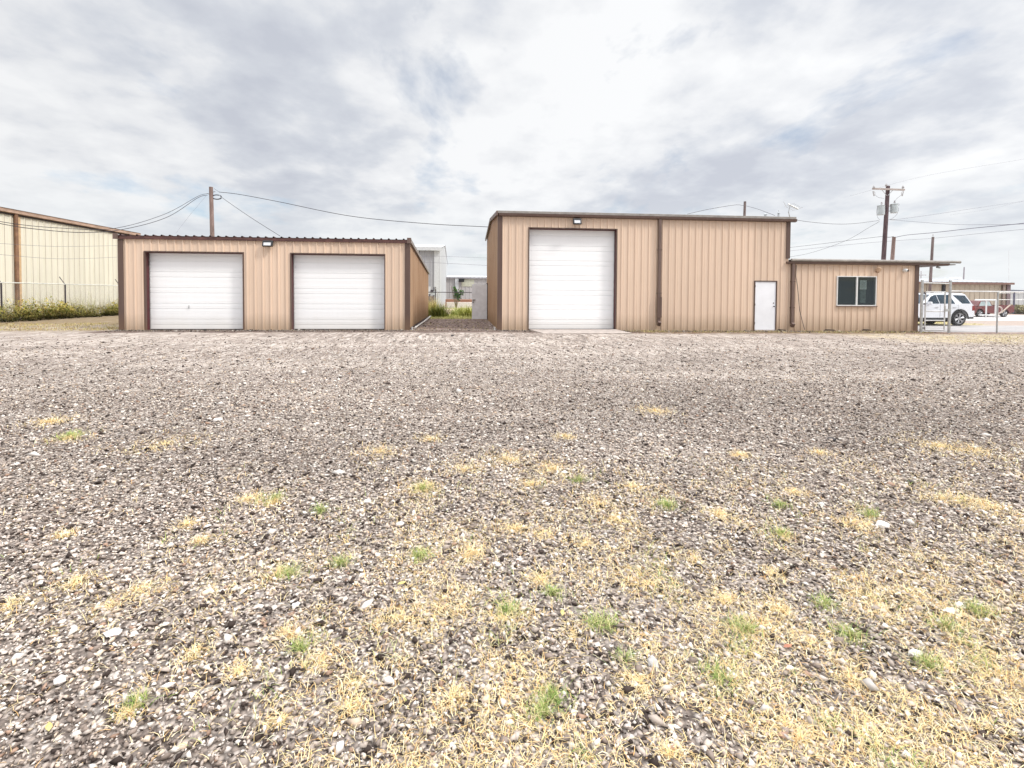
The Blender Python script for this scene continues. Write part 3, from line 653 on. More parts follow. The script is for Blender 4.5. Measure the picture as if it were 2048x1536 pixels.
a = MB(); a.add([(2.86,FY-.055,-.02),(6.62,FY-.055,-.02),(6.72,19.95,-.02),(3.15,19.95,-.02),(2.86,FY-.055,.035),(6.62,FY-.055,.035),(6.72,19.95,.015),(3.15,19.95,.012)],
                [(0,1,2,3),(4,7,6,5),(0,4,5,1),(1,5,6,2),(2,6,7,3),(3,7,4,0)])
tag(a.build('apron', CONC, bevel=.01), kind='structure')

def floodlight(loc, sz, label):
    o = empty('floodlight', loc, label, 'floodlight', 'black floodlights above the roll up doors')
    b = MB(); w, h = sz
    b.prism([(-w/2,-h/2),(w/2,-h/2),(w/2,h/2),(-w/2,h/2)], 'y', -.02, .0)
    b = MB(); b.obox((0, .03, 0), (w, .10, h), (R(-18),0,0)); hs = b.build('housing', BLACKP, o, bevel=.012)
    b = MB(); b.obox((-.005, -.026, -.018), (w*.70, .012, h*.52), (R(-18),0,0)); b.build('lens', LENS, o, bevel=.003)
    b = MB(); b.box(-.06, .06, .085, .16, -.07, .09); b.obox((0, .09, -.09), (w*.9, .03, .02)); b.build('bracket', BLACKP, o)
    for k in range(7): b = MB(); b.obox((-w*.42+k*w*.14, .085, .02), (.008, .05, h*.8), (R(-18),0,0)); b.build('cooling_fin', BLACKP, o)
floodlight((-7.81, FY-.19, 3.50), (.40, .24), 'black floodlight with pale lens between the two shed doors under the eave')
floodlight((4.86, FY-.19, 4.64), (.36, .25), 'black floodlight with pale lens above the tall warehouse door')
def cameras():
    p = pix(1756, 540, FY-.15)
    o = empty('security_camera', p, 'beige boxy motion light on the annex wall right of the window', 'wall light')
    o.name = 'motion_light'
    b = MB(); b.obox((0.01,-.03,.02),(.13,.15,.19),(R(25),0,R(18))); b.build('housing', BEIGE, o, bevel=.015)
    b = MB(); b.obox((-.06,-.03,-.09),(.13,.10,.06),(R(20),0,R(10))); b.build('sensor', simple('brown_sensor', (.30,.18,.11), .5), o, bevel=.01)
    b = MB(); b.box(-.03,.03,.04,.116,-.03,.03); b.build('bracket', BEIGE, o)
    p = pix(1812, 541, FY-.15)
    o = empty('security_camera', p, 'small white dome camera with black lens near the annex corner', 'camera')
    b = MB(); b.tube([(0,.10,0),(0,.0,0),(.0,-.05,-.005),(.01,-.085,-.01)], [.085,.085,.07,.03], 16); b.build('housing', FRAMEW, o, smooth=False)
    b = MB(); b.tube([(.02,-.07,-.012),(.03,-.10,-.02)], [.048,.04], 14); b.build('lens', BLACKP, o)
    p = pix(1876, 534, FY-.02)
    o = empty('canopy_camera', p, 'tiny grey camera hanging under the annex canopy', 'camera')
    b = MB(); b.tube([(0,0,.14),(0,0,0)], .012, 6); b.build('stem', GREYBOX, o)
    b = MB(); b.obox((0,-.02,-.02),(.08,.16,.08),(R(15),0,R(20))); b.build('housing', GREYBOX, o, bevel=.01)
cameras()
def roof_bits():
    # aerial at the right end of the warehouse roof
    Y = 23.5; b0 = pix(1580, 436, Y); b1 = pix(1577, 424, Y); b2 = pix(1580, 412, Y)
    o = empty('tv_aerial', b0, 'bent grey television aerial on the right end of the warehouse roof', 'aerial')
    r = lambda v: v - b0
    m = MB(); m.tube([Vector((0,0,-.25)), r(b0), r(b1), r(b2)], .022, 6); m.build('mast', STEEL, o)
    e0, e1 = pix(1576, 408, Y), pix(1596, 418, Y)
    m = MB(); m.tube([r(e0), r(e1)], [.03, .04], 6); m.build('boom', STEEL, o)
    m = MB()
    for t, l in ((0,.55),(.2,.18),(.4,.22),(.6,.2),(.8,.26),(1,.2)):
        c = r(e0.lerp(e1, t)); dx = Vector((l if t == 0 else l*.55, .5, .0)); m.tube([c - Vector((dx.x, dx.y, -.01*0)), c + Vector((dx.x*.4, dx.y, 0))], .009, 4)
    m.build('element', STEEL, o)
    p = pix(1557, 431, 24.0); o = empty('roof_vent', p, 'short pipe vent on the warehouse roof left of the aerial', 'vent')
    m = MB(); m.tube([(0,0,-.2),(0,0,.12)], .05, 8); m.build('pipe', GREYBOX, o)
    m = MB(); m.tube([(0,0,.12),(0,0,.17)], [.08,.02], 8); m.tube([(0,0,.12),(.0,0,.26)], .012, 5); m.build('cap', GREYBOX, o)
    p = pix(1531, 431, 24.5); o = empty('roof_vent', p, 'low squat vent on the warehouse roof near the wooden pole', 'vent')
    m = MB(); m.tube([(0,0,-.2),(0,0,.05)], .07, 8); m.build('pipe', GREYBOX, o)
    m = MB(); m.tube([(0,0,.05),(0,0,.10)], [.10,.03], 8); m.build('cap', GREYBOX, o)
roof_bits()

# ------------------------------------------------------------------ cream building beyond the left fence
def cream_building():
    root = empty('cream_warehouse', (0,0,0), 'long cream ribbed metal warehouse with rusty downspout behind the left fence', 'warehouse')
    X = -24.7; Y0, Y1 = 16.0, 41.2; H = 6.0
    b = MB(); ribbed(b, (X,0,0), (0,1,0), (1,0,0), Y0, Y1, -.02, H-.15, pitch=.4575, phase=31.9, h=.035, w=.05, t=.03, minor=False)
    b.build('side_wall', CREAM, root)
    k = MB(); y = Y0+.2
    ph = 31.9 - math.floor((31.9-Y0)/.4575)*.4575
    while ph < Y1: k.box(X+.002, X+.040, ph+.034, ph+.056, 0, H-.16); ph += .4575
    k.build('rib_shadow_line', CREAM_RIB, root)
    for ye, ne in ((Y0,-1),(Y1,1)): b = MB(); ribbed(b, (0,ye,0), (1,0,0), (0,ne,0), X-18, X, -.02, H-.15); b.build('end_wall', CREAM, root)
    g = MB(); g.prism([(X+.02, H-.22), (X+.20, H-.18), (X+.24, H+.0), (X+.02, H+.0)], 'y', Y0-.1, Y1+1.0); g.build('gutter', simple('tan_gutter', (.62,.44,.34), .5, var=.2, stretch=(1,.3,1)), root)
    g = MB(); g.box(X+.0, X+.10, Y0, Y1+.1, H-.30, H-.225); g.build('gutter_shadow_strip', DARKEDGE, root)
    g = MB(); g.add([(X+.28,Y0-.1,H+.01),(X+.28,Y1+1.0,H+.01),(X-9,Y1+1.0,H+.8),(X-9,Y0-.1,H+.8),(X-18,Y1+1.0,H),(X-18,Y0-.1,H)], [(0,1,2,3),(3,2,4,5)]); g.build('roof', simple('tan_roof', (.55,.38,.28), .5), root)
    yy = 31.2; g = MB(); g.box(X+.05, X+.15, yy-.06, yy+.12, .1, H-.22); g.build('downspout', simple('rusty_downspout', (.26,.14,.08), .6, var=.35, vs=2), root)
    g = MB(); g.box(X+.012, X+.045, yy+.13, yy+.40, .1, H-.3); g.build('rust_stained_rib', simple('rust_stain', (.62,.42,.24), .6, var=.15), root)
cream_building()

# ------------------------------------------------------------------ chain link fences
def links(mb, P0, P1, z0, z1, pitch=.075, r=.0016):
    """woven diagonals between two ground points"""
    P0, P1 = Vector(P0), Vector(P1); Ln = (P1-P0).length; U = (P1-P0)/Ln; H = z1-z0
    k = -H
    while k < Ln:
        for sgn in (1, -1):
            a, b = (k, k+H)
            za, zb = (z0, z1) if sgn > 0 else (z1, z0)
            a2, b2 = max(a, 0), min(b, Ln)
            if b2 > a2:
                f = lambda t: za + (zb-za)*(t-a)/H
                A = P0 + U*a2; B = P0 + U*b2
                mb.tube([(A.x, A.y, f(a2)), (B.x, B.y, f(b2))], r, 3, caps=False)
        k += pitch
def left_fence():
    root = empty('chain_link_fence', (0,0,0), 'chain link fence with pale top rail in front of the cream warehouse', 'fence')
    X = -22.75; H = 1.95; ys = [19.9, 23.9, 27.95, 32.1, 36.9, 41.5]
    for y in ys:
        b = MB(); b.tube([(X,y,0),(X,y,H-.02)], .038, 8); po = b.build('post', DSTEEL, root)
        b = MB(); b.tube([(X,y,H-.02),(X-.30,y,H+.42)], .02, 6); b.build('arm', DSTEEL, po)
    b = MB(); b.tube([(X,ys[0],H),(X,ys[-1],H)], .028, 8); b.build('top_rail', simple('whitish_rail', (.72,.72,.66), .4, .2), root)
    b = MB(); links(b, (X,ys[0],0), (X,ys[-1],0), .03, H, pitch=.11); b.build('wire_mesh', WIREM, root)
left_fence()
def gap_fence():
    root = empty('chain_link_fence', (0,0,0), 'chain link fence crossing the far end of the alley', 'fence')
    Y = 41.; H = 1.66
    for px in (790, 875, 950):
        x = pix(px, 600, Y).x; b = MB(); b.tube([(x,Y,0),(x,Y,H)], .035, 8); po = b.build('post', STEEL, root)
        b = MB(); b.tube([(x,Y,H),(x-.17,Y-.05,H+.35)], .02, 6); b.build('arm', STEEL, po)
    xa, xb = pix(790,600,Y).x, pix(990,600,Y).x
    b = MB(); b.tube([(xa,Y,H),(xb,Y,H)], .03, 8); b.build('top_rail', DSTEEL, root)
    b = MB(); links(b, (xa,Y,0), (xb,Y,0), .03, H, pitch=.12); b.build('wire_mesh', WIREM, root)
gap_fence()
GY = 20.95
def right_fence():
    g0 = gz(22)
    x0 = 21.55; xs = [23.85, 26.9, 30.0, 33.2]; H = 1.78
    root = empty('chain_link_fence', (0,0,0), 'chain link fence with pale top rail running right from the pipe gate', 'fence')
    for x in xs:
        b = MB(); b.tube([(x,GY,gz(x)-.02),(x,GY,H)], .032, 8); b.build('post', STEEL, root)
    b = MB(); b.tube([(x0,GY,H),(xs[-1],GY,H-.04)], .03, 8); b.build('top_rail', simple('bright_rail', (.66,.66,.66), .35, .4), root)
    b = MB(); links(b, (x0,GY,0), (xs[-1],GY,0), -.05, H, pitch=.085); b.build('wire_mesh', WIREM, root)
    # gate in its own frame
    root = empty('pipe_gate', (0,0,0), 'narrow pipe framed gate with mesh between two tall steel posts beside the annex', 'gate')
    xa, xb = pix(1843,620,GY).x, pix(1899,620,GY).x; zt = pix(1870,562,GY).z
    for x in (xa, xb):
        b = MB(); b.tube([(x,GY,gz(x)-.02),(x,GY,zt+.03)], .055, 10); po = b.build('post', STEEL, root)
        b = MB(); b.tube([(x,GY,zt+.03),(x,GY,zt+.06)], [.06,.03], 10); b.build('cap', STEEL, po)
    zz = lambda py: pix(1870, py, GY).z
    b = MB(); b.tube([(xa+.05,GY,zz(566)),(xb-.05,GY,zz(567))], .032, 8); b.build('header_rail', STEEL, root)
    la, lb = pix(1851,600,GY).x, pix(1890,600,GY).x
    b = MB()
    for x in (la, lb): b.tube([(x,GY,zz(660)),(x,GY,zz(585))], .028, 8)
    for py in (584, 622.5, 641, 660): b.tube([(la,GY,zz(py)),(lb,GY,zz(py))], .026, 8)
    b.build('gate_leaf', simple('bright_pipe', (.62,.62,.62), .35, .4), root)
    b = MB(); links(b, (la,GY,0), (lb,GY,0), zz(660), zz(585), pitch=.085); b.build('wire_mesh', WIREM, root)
    for py in (587, 656, 608): b = MB(); b.box(xa+.03, la, GY-.025, GY+.025, zz(py)-.03, zz(py)+.03); b.build('hinge', DSTEEL, root)
    b = MB(); b.box(lb, xb-.03, GY-.04, GY+.02, zz(623), zz(618)); b.box(lb-.05, lb+.01, GY-.05, GY-.03, zz(624), zz(612)); b.build('latch', STEEL, root)
    for x in (la+.02, lb-.06):
        b = MB()
        for k in range(6): b.tube([(x+.02*(k % 2),GY-.01,zz(583)+.02+.055*k),(x+.03,GY-.01,zz(583)+.05+.055*k)], .008, 4)
        b.tube([(x+.02,GY,zz(584)),(x+.02,GY,zz(568))], .008, 5)
        b.build('barb', DSTEEL, root)
right_fence()

# ------------------------------------------------------------------ buildings beyond
def gable_block(name, label, X0, X1, Y0, Y1, He, Hr, mfront, mside, mroof, pitch=.9, z0=-.2):
    root = empty(name, (0,0,0), label, 'building')
    b = MB(); ribbed(b, (0,Y0,0), (1,0,0), (0,-1,0), X0, X1, z0, He, pitch=pitch, h=.05, w=.09, t=.04, minor=False); b.build('front_wall', mfront, root)
    ym = (Y0+Y1)/2; gab = lambda a: He + (Hr-He)*(1-abs(a-ym)/(ym-Y0))
    for x, nx in ((X1, 1), (X0, -1)):
        b = MB(); ribbed(b, (x,0,0), (0,1,0), (nx,0,0), Y0, ym, z0, gab, pitch=pitch, h=.05, w=.09, t=.04, minor=False); ribbed(b, (x,0,0), (0,1,0), (nx,0,0), ym, Y1, z0, gab, pitch=pitch, h=.05, w=.09, t=.04, minor=False); b.build('side_wall', mside, root)
    b = MB(); b.quad((X0,Y1,z0),(X1,Y1,z0),(X1,Y1,He),(X0,Y1,He)); b.build('rear_wall', mfront, root)
    b = MB(); ribbed_roof(b, X0-.15, X1+.15, [(Y0-.2, He+.03), (ym, Hr+.06), (Y1+.2, He+.03)], pitch=pitch); b.build('roof', mroof, root)
    return root
PALEROOF = simple('pale_roof_sheet', (.60,.61,.62), .5, var=.08)
def far_buildings():
    Y0 = 55; a = pix(800, 500, Y0); c = pix(878, 497, Y0)
    r = gable_block('grey_warehouse', 'tall grey gabled metal building behind the shed, seen through the alley', a.x, c.x, Y0, 86, c.z, c.z+1.75, GREYP, PALEP, PALEROOF, pitch=.55)
    b = MB(); b.box(c.x-.5, c.x+.04, Y0-.12, Y0-.055, 0, c.z); b.box(c.x+.052, c.x+.1, Y0-.1, Y0+.5, 0, c.z); b.build('corner_trim', PALEROOF, r)
    b = MB(); b.box(a.x, c.x+.25, Y0-.45, Y0-.25, c.z-.25, c.z+.12); b.build('gutter', PALEROOF, r)
    x = pix(836, 520, Y0).x; b = MB(); b.box(x-.12, x+.1, Y0-.3, Y0-.06, 0, c.z-.26); b.build('downspout', PALEROOF, r)
    Y0 = 78; a = pix(860, 554, Y0); c = pix(1010, 554, Y0)
    r = gable_block('long_low_grey_building', 'long low grey ribbed building at the far end of the alley', a.x, c.x, Y0, 96, a.z, a.z+.5, FARP, FARP, PALEROOF, pitch=.6)
    x = pix(914.5, 580, Y0).x; b = MB(); b.box(x-.32, x+.2, Y0-.25, Y0-.06, 0, a.z-.1); b.build('downspout', PALEROOF, r)
    b = MB(); b.box(a.x, c.x, Y0-.3, Y0-.21, a.z-.18, a.z+.02); b.build('eave_trim', simple('grey_eave', (.36,.35,.37), .6), r)
    p = pix(923, 556, Y0-.3); b = MB(); b.box(p.x-.4, p.x+.4, Y0-.6, Y0-.31, p.z-.6, p.z-.1); b.build('wall_lamp', BLACKP, r)
    p = pix(935, 561, Y0-.1); b = MB(); b.box(p.x-.9, p.x+1.0, Y0-.08, Y0-.056, p.z-.9, p.z+.2); b.build('skylight_panel', simple('yellowed_fibreglass', (.52,.52,.42), .6), r)
    # right side
    Y0 = 52; a = pix(1780, 566, Y0); c = pix(2018, 565.5, Y0)
    r = gable_block('tan_warehouse', 'long low tan metal building across the road beyond the white car', a.x, c.x, Y0, 66, c.z, c.z+.55, FARTAN, FARTAN, PALEROOF, pitch=.6)
    b = MB(); b.box(a.x, c.x+.3, Y0-.35, Y0-.21, c.z-.22, c.z+.0); b.build('eave_trim', simple('brown_eave', (.22,.13,.11), .6), r)
    b = MB(); b.box(c.x-.35, c.x+.08, Y0-.14, Y0-.053, -.2, c.z-.23); b.build('corner_trim', simple('dusky_trim', (.20,.15,.16), .6), r)
    x = pix(2004, 600, Y0).x; b = MB(); b.box(x-.12, x+.12, Y0-.2, Y0-.06, -.2, c.z-.2); b.build('downspout', simple('dull_brown', (.28,.22,.19), .6), r)
    p = pix(1887, 574, Y0-.1); b = MB(); b.box(p.x-.15, p.x+.25, Y0-.12, Y0-.055, p.z-1.1, p.z+.25); b.build('door_opening', BLACKP, r)
    p = pix(1903, 560, 59); b = MB(); b.tube([(p.x,59,p.z-.8),(p.x,59,p.z+.1)], .55, 10); b.tube([(p.x,59,p.z+.1),(p.x,59,p.z+.32)], [1.05,.9], 12); b.build('roof_vent', PALEROOF, r)
    Y0 = 70; a = pix(2021, 583, Y0); c = pix(2120, 580, Y0)
    r = gable_block('pale_building', 'small pale grey building at the right edge behind the tan warehouse', a.x, c.x, Y0, 84, a.z, a.z+.3, PALEP, PALEP, simple('dark_roof', (.12,.12,.14), .6), pitch=.8)
far_buildings()

# ------------------------------------------------------------------ poles and wires
def pole(px0, py0, px1, py1, Y, r, mat, label, cat='utility pole', extra=None):
    """pole leaning slightly; top at (px0,py0), passing (px1,py1)"""
    t = pix(px0, py0, Y); q = pix(px1, py1, Y); d = (t - q); g = q - d*((q.z - 0)/d.z)
    root = empty('utility_pole', (g.x, Y, 0), label, cat)
    b = MB(); top = t - Vector((g.x, Y, 0)); b.tube([(0,0,-.1), top*.5, top], [r*1.2, r*1.08, r*.92], 12); b.build('shaft', mat, root)
    return root, top
def catmull(P, n=14):
    out = []; P = [2*P[0]-P[1]] + P + [2*P[-1]-P[-2]]
    for i in range(1, len(P)-2):
        for k in range(n):
            t = k/n; a, b, c, d = P[i-1], P[i], P[i+1], P[i+2]
            out.append(.5*((2*b) + (c-a)*t + (2*a-5*b+4*c-d)*t*t + (3*b-a-3*c+d)*t**3))
    out.append(P[-2]); return out
def wire(pts, r, label, mat=None, name='power_line', group=None):
    P = catmull([pix(*p) for p in pts]); b = MB(); b.tube(P, r*.68, 5)
    return tag(b.build(name, mat or CABLE), label, 'cable', group)
FAINT = simple('distant_cable', (.16,.15,.18), .8)

A, At = pole(422, 374, 424.5, 470, 38, .135, POLER, 'plain wooden pole standing behind the two bay shed')
b = MB(); b.tube([At+Vector((.1,0,-.35)), At+Vector((.28,0,-.32))], .02, 5); b.build('bracket', DSTEEL, A)
b = MB(); b.tube([At+Vector((-.1,0,-.5)), At+Vector((-.25,0,-.45))], .02, 5); b.build('bracket', DSTEEL, A)
b = MB()
for k in range(2):
    c = pix(433, 394, 38) - A.location; rr = .30 - .06*k
    b.tube([c + Vector((rr*1.15*math.cos(t*.42+k), .02*t/4, (rr*.55)*math.sin(t*.42+k))) for t in range(15)], .02, 5)
b.build('cable_coil', CABLE, A)
wire([(415,387,38),(395,393,37),(330,428,34.5),(230,456.5,31),(120,456,28),(0,443,25),(-160,405,22)], .022, 'upper of the two slack cables running left from the pole behind the shed', group=None)
wire([(415,390,38),(395,396,37),(335,434,34.5),(250,458,31.5),(170,465,29.5),(80,459,27),(0,447,25),(-160,410,22)], .026, 'lower of the two slack cables running left from the pole behind the shed')
wire([(412,392,38),(380,430,36),(352,466,34.5)], .008, 'hair thin guy wire slanting down left from the pole behind the shed', FAINT, 'guy_wire')
wire([(-80,482,24.4),(0,487,26),(120,493,30),(240,491,36)], .010, 'thin upper telephone wire crossing the cream warehouse wall', FAINT, 'telephone_wire')
wire([(-80,502,24.4),(0,509,26),(100,517,29),(170,517,32),(240,514,36)], .010, 'thin lower telephone wire crossing the cream warehouse wall', FAINT, 'telephone_wire')
wire([(438,384,38),(480,389,37.6),(560,404,36.6),(700,432,34.6),(850,447,33),(978,454,32.0)], .028, 'twisted cable swooping right from the shed pole to the warehouse')
wire([(438,384,38),(428,377,38)], .014, 'short jumper wire beside the top of the shed pole')
wire([(440,392,38),(455,403,37.2),(500,434,35),(560,472,31.5)], .022, 'service cable dropping from the shed pole to the shed roof')
wire([(820,512,50),(880,512.5,52),(976,516,56)], .015, 'upper faint wire crossing the sky in the alley gap', FAINT)
wire([(820,524,50),(880,526,52),(976,531,56)], .02, 'lower faint wire crossing the sky in the alley gap', FAINT)
B, Bt = pole(1490, 403, 1489, 430, 48, .125, POLE, 'top of a stubby wooden pole showing above the warehouse roof')
wire([(1375,428,38),(1420,418,42),(1470,410,47),(1487,411,48)], .025, 'cable rising from the warehouse roof to the left of the stubby pole')
wire([(1493,412,48),(1515,418,44),(1550,431,34)], .022, 'cable falling from the stubby pole to the right over the warehouse roof')
wire([(1584,438.5,24),(1620,444,26),(1670,448,28.6),(1710,447,31),(1758,441,34)], .016, 'sagging cable from the warehouse corner to the transformer pole')
wire([(1560,517,44),(1620,506,41),(1690,482,37.5),(1738,455,35),(1759,443,34)], .015, 'cable slanting down left from the transformer pole')

C, Ct = pole(1776, 372, 1767, 520, 34, .135, POLED, 'dark wooden pole with crossarm and two transformers behind the annex')
def dress_transformer_pole():
    l = lambda px, py, Y=34: pix(px, py, Y) - C.location
    b = MB(); p, q = l(1745, 378, 33.8), l(1809, 379, 33.8); m_ = (p+q)/2
    b.obox(m_, ((q-p).length, .10, .12), (0, R(.5), 0)); arm = b.build('crossarm', simple('bleached_crossarm', (.42,.36,.33), .8), C, bevel=.01)
    b = MB(); b.tube([l(1764,380,33.8), l(1773,391,33.8)], .02, 5); b.build('brace', STEEL, C); b = MB(); b.tube([l(1786,380,33.8), l(1776,391,33.8)], .02, 5); b.build('brace', STEEL, C)
    for px in (1747.5, 1772.5, 1806):
        t = l(px, 377 if px != 1772.5 else 373, 33.8); b = MB(); b.tube([t, t+Vector((0,0,.05)), t+Vector((0,0,.08)), t+Vector((0,0,.12)), t+Vector((0,0,.15)), t+Vector((0,0,.2))], [.03,.10,.05,.08,.04,.03], 10); b.build('insulator', PORC, C)
    for px in (1748, 1806):
        t = l(px-1, 382, 33.7); s = 1 if px > 1770 else -1
        b = MB(); b.tube([t, t+Vector((-s*.10,-.02,-.12)), t+Vector((-s*.16*.4,-.02,-.34))], .018, 5); b.tube([t+Vector((s*.06,-.02,-.02)), t+Vector((-s*.03,-.02,-.36))], .03, 6); b.build('fuse_cutout', PORC, C)
    for px, py0, py1, w, dy in ((1762, 411, 430, .23, .0), (1788, 408, 426, .23, .0)):
        t0, t1 = l(px, py0, 33.9), l(px, py1, 33.9); b = MB()
        b.tube([t1, t1+Vector((0,0,.02)), t0, t0+Vector((0,0,.03))], [w*.94, w, w, w*.7], 16); tr = b.build('transformer', TRANSF, C)
        b = MB(); b.tube([t0+Vector((0,-.05,.02)), t0+Vector((0,-.05,.10)), t0+Vector((0,-.05,.16)), t0+Vector((0,-.05,.22))], [.05,.065,.04,.05], 8); b.build('bushing', PORC, tr)
        b = MB(); b.tube([t0-Vector((0,0,.04)), t0-Vector((0,0,.01))], w*1.06, 16); b.build('lid_band', STEEL, tr)
    for py in (412, 422): b = MB(); b.tube([l(1784,py,34), l(1768,py,34)], .03, 5); b.build('mounting_bracket', STEEL, C)
    for P in ([(1793,409),(1797,418),(1794,428),(1786,436),(1776,440)], [(1756,412),(1753,422),(1755,434),(1760,440)], [(1788,405),(1793,398),(1800,392),(1806,388)], [(1749,388),(1755,394),(1768,397)], [(1788,407),(1798,408),(1797,412)]):
        b = MB(); b.tube(catmull([l(*q, 33.75) for q in P], 5), .010, 4); b.build('jumper_wire', FAINT, C)
    b = MB(); b.obox(l(1785, 439.5, 34), (.28,.05,.05)); b.build('cable_clamp', STEEL, C)
dress_transformer_pole()
wire([(1779,439,34),(1830,443.5,33),(1900,448.5,31),(1960,449.5,29),(2048,448,26.5),(2200,440,23)], .013, 'sagging wire running right from the clamp on the transformer pole', FAINT)
wire([(1785,440,34),(1860,430,38),(1960,415,46),(2048,402,55),(2160,384,70)], .014, 'faint wire rising right from the transformer pole into the distance', FAINT)
D, Dt = pole(1788, 474, 1784.5, 520, 36, .13, POLER, 'short reddish wooden pole stub beside the transformer pole')
E_, Et = pole(1866, 474, 1859.5, 583, 48, .125, POLE, 'slim grey wooden pole seen above and below the canopy')
b = MB(); b.tube([Et, Et+Vector((0,0,.25))], .02, 5); b.tube([Et+Vector((0,0,.15)), Et+Vector((0,0,.28))], [.05,.03], 8); b.build('insulator', PORC, E_)
F_, Ft = pole(1928.5, 534, 1927, 562, 72, .09, simple('hazy_pole', (.34,.32,.36), .9), 'distant thin grey pole behind the tan building')
wire([(1773,474,35),(1779,474.5,35.5),(1787,473,36)], .028, 'short heavy jumper between the transformer pole and the pole stub')
wire([(1789,475,36),(1815,470,34.5),(1870,465,31.5),(1950,456,28),(2048,446.5,24),(2200,428,20)], .024, 'heavy cable running right from the pole stub past the sky', simple('bundled_cable', (.07,.055,.10), .7))
wire([(1772,472,35),(1720,478,37),(1640,488,40),(1570,496,44)], .018, 'heavy cable running left from the transformer pole low above the annex')
wire([(1550,505,44),(1700,489,46),(1790,481.5,47),(1866,476.5,48),(1950,468,44),(2048,458.5,40),(2200,446,34)], .018, 'long wire passing over the slim grey pole', FAINT)
wire([(1700,392,60),(1850,352,62),(2048,318,66),(2200,290,70)], .012, 'hair thin high wire crossing the sky at upper right', FAINT)
wire([(1900,430,80),(1980,418,82),(2048,402,84),(2200,372,88)], .012, 'second hair thin wire in the sky below the high one', FAINT)
m = MB(); p = pix(2017.5, 500, 110); q = pix(2018.5, 585, 110); m.tube([(q.x,110,0), p], .035, 5); tag(m.build('radio_mast', simple('far_mast', (.7,.72,.73), .6)), 'hair thin radio mast at the far right horizon', 'mast')
# far line pole with twin crossarms glimpsed under the canopy
o = empty('utility_pole', (pix(1841,590,95).x, 95, 0), 'tiny distant pole with two crossarms under the canopy', 'utility pole')
zt = pix(1841, 542, 95).z; HAZY = simple('hazy_far_wood', (.50,.50,.52), .9)
m = MB(); m.tube([(0,0,0),(0,0,zt)], .10, 6); m.build('shaft', HAZY, o)
m = MB(); m.box(-1.1,1.1,-.06,.06,zt-.9,zt-.7); m.build('crossarm', HAZY, o); m = MB(); m.box(-.8,.8,-.06,.06,zt-1.9,zt-1.7); m.build('crossarm', HAZY, o)

# ------------------------------------------------------------------ vehicles
def wheel(parent, c, r, w, side, spokes=6, rim=ALLOY, rimr=.66):
    """c centre, axis along y, side=-1 faces the viewer"""
    b = MB(); prof = [(r*.72, -w/2), (r*.93, -w/2), (r, -w*.36), (r, w*.36), (r*.93, w/2), (r*.72, w/2)]
    n = 28; vs = []; fs = []
    for k in range(n):
        a = 2*math.pi*k/n
        for rr, y in prof: vs.append((c[0]+rr*math.cos(a), c[1]+y, c[2]+rr*math.sin(a)))
    m_ = len(prof)
    for k in range(n):
        k2 = (k+1) % n
        for j in range(m_): fs.append((k*m_+j, k*m_+(j+1) % m_, k2*m_+(j+1) % m_, k2*m_+j))
    b.add(vs, fs); wh = b.build('wheel', RUBBER, parent)
    b = MB(); y = c[1] + side*w*.40
    b.tube([(c[0], y, c[2]), (c[0], y+side*.03, c[2])], r*.13, 12)
    for k in range(spokes):
        a = 2*math.pi*k/spokes + .3
        for off in (-.13, .13):
            p0 = Vector((c[0]+r*.1*math.cos(a), y, c[2]+r*.1*math.sin(a))); p1 = Vector((c[0]+r*rimr*math.cos(a+off), y+side*.01, c[2]+r*rimr*math.sin(a+off)))
            b.tube([p0, p1], [r*.05, r*.06], 4)
    ring = [Vector((c[0]+r*(rimr+.03)*math.cos(t*math.pi/14), y, c[2]+r*(rimr+.03)*math.sin(t*math.pi/14))) for t in range(29)]
    b.tube(ring, r*.045, 5, caps=False); b.build('rim', rim, wh)
    b = MB(); b.tube([(c[0], c[1]+side*w*.25, c[2]), (c[0], c[1]+side*w*.28, c[2])], r*.72, 20); b.build('brake_disc', ARCH, wh)
    return wh
def arc(cx, cz, r, a0, a1, n=12): return [(cx + r*math.cos(R(a0+(a1-a0)*k/n)), cz + r*math.sin(R(a0+(a1-a0)*k/n))) for k in range(n+1)]
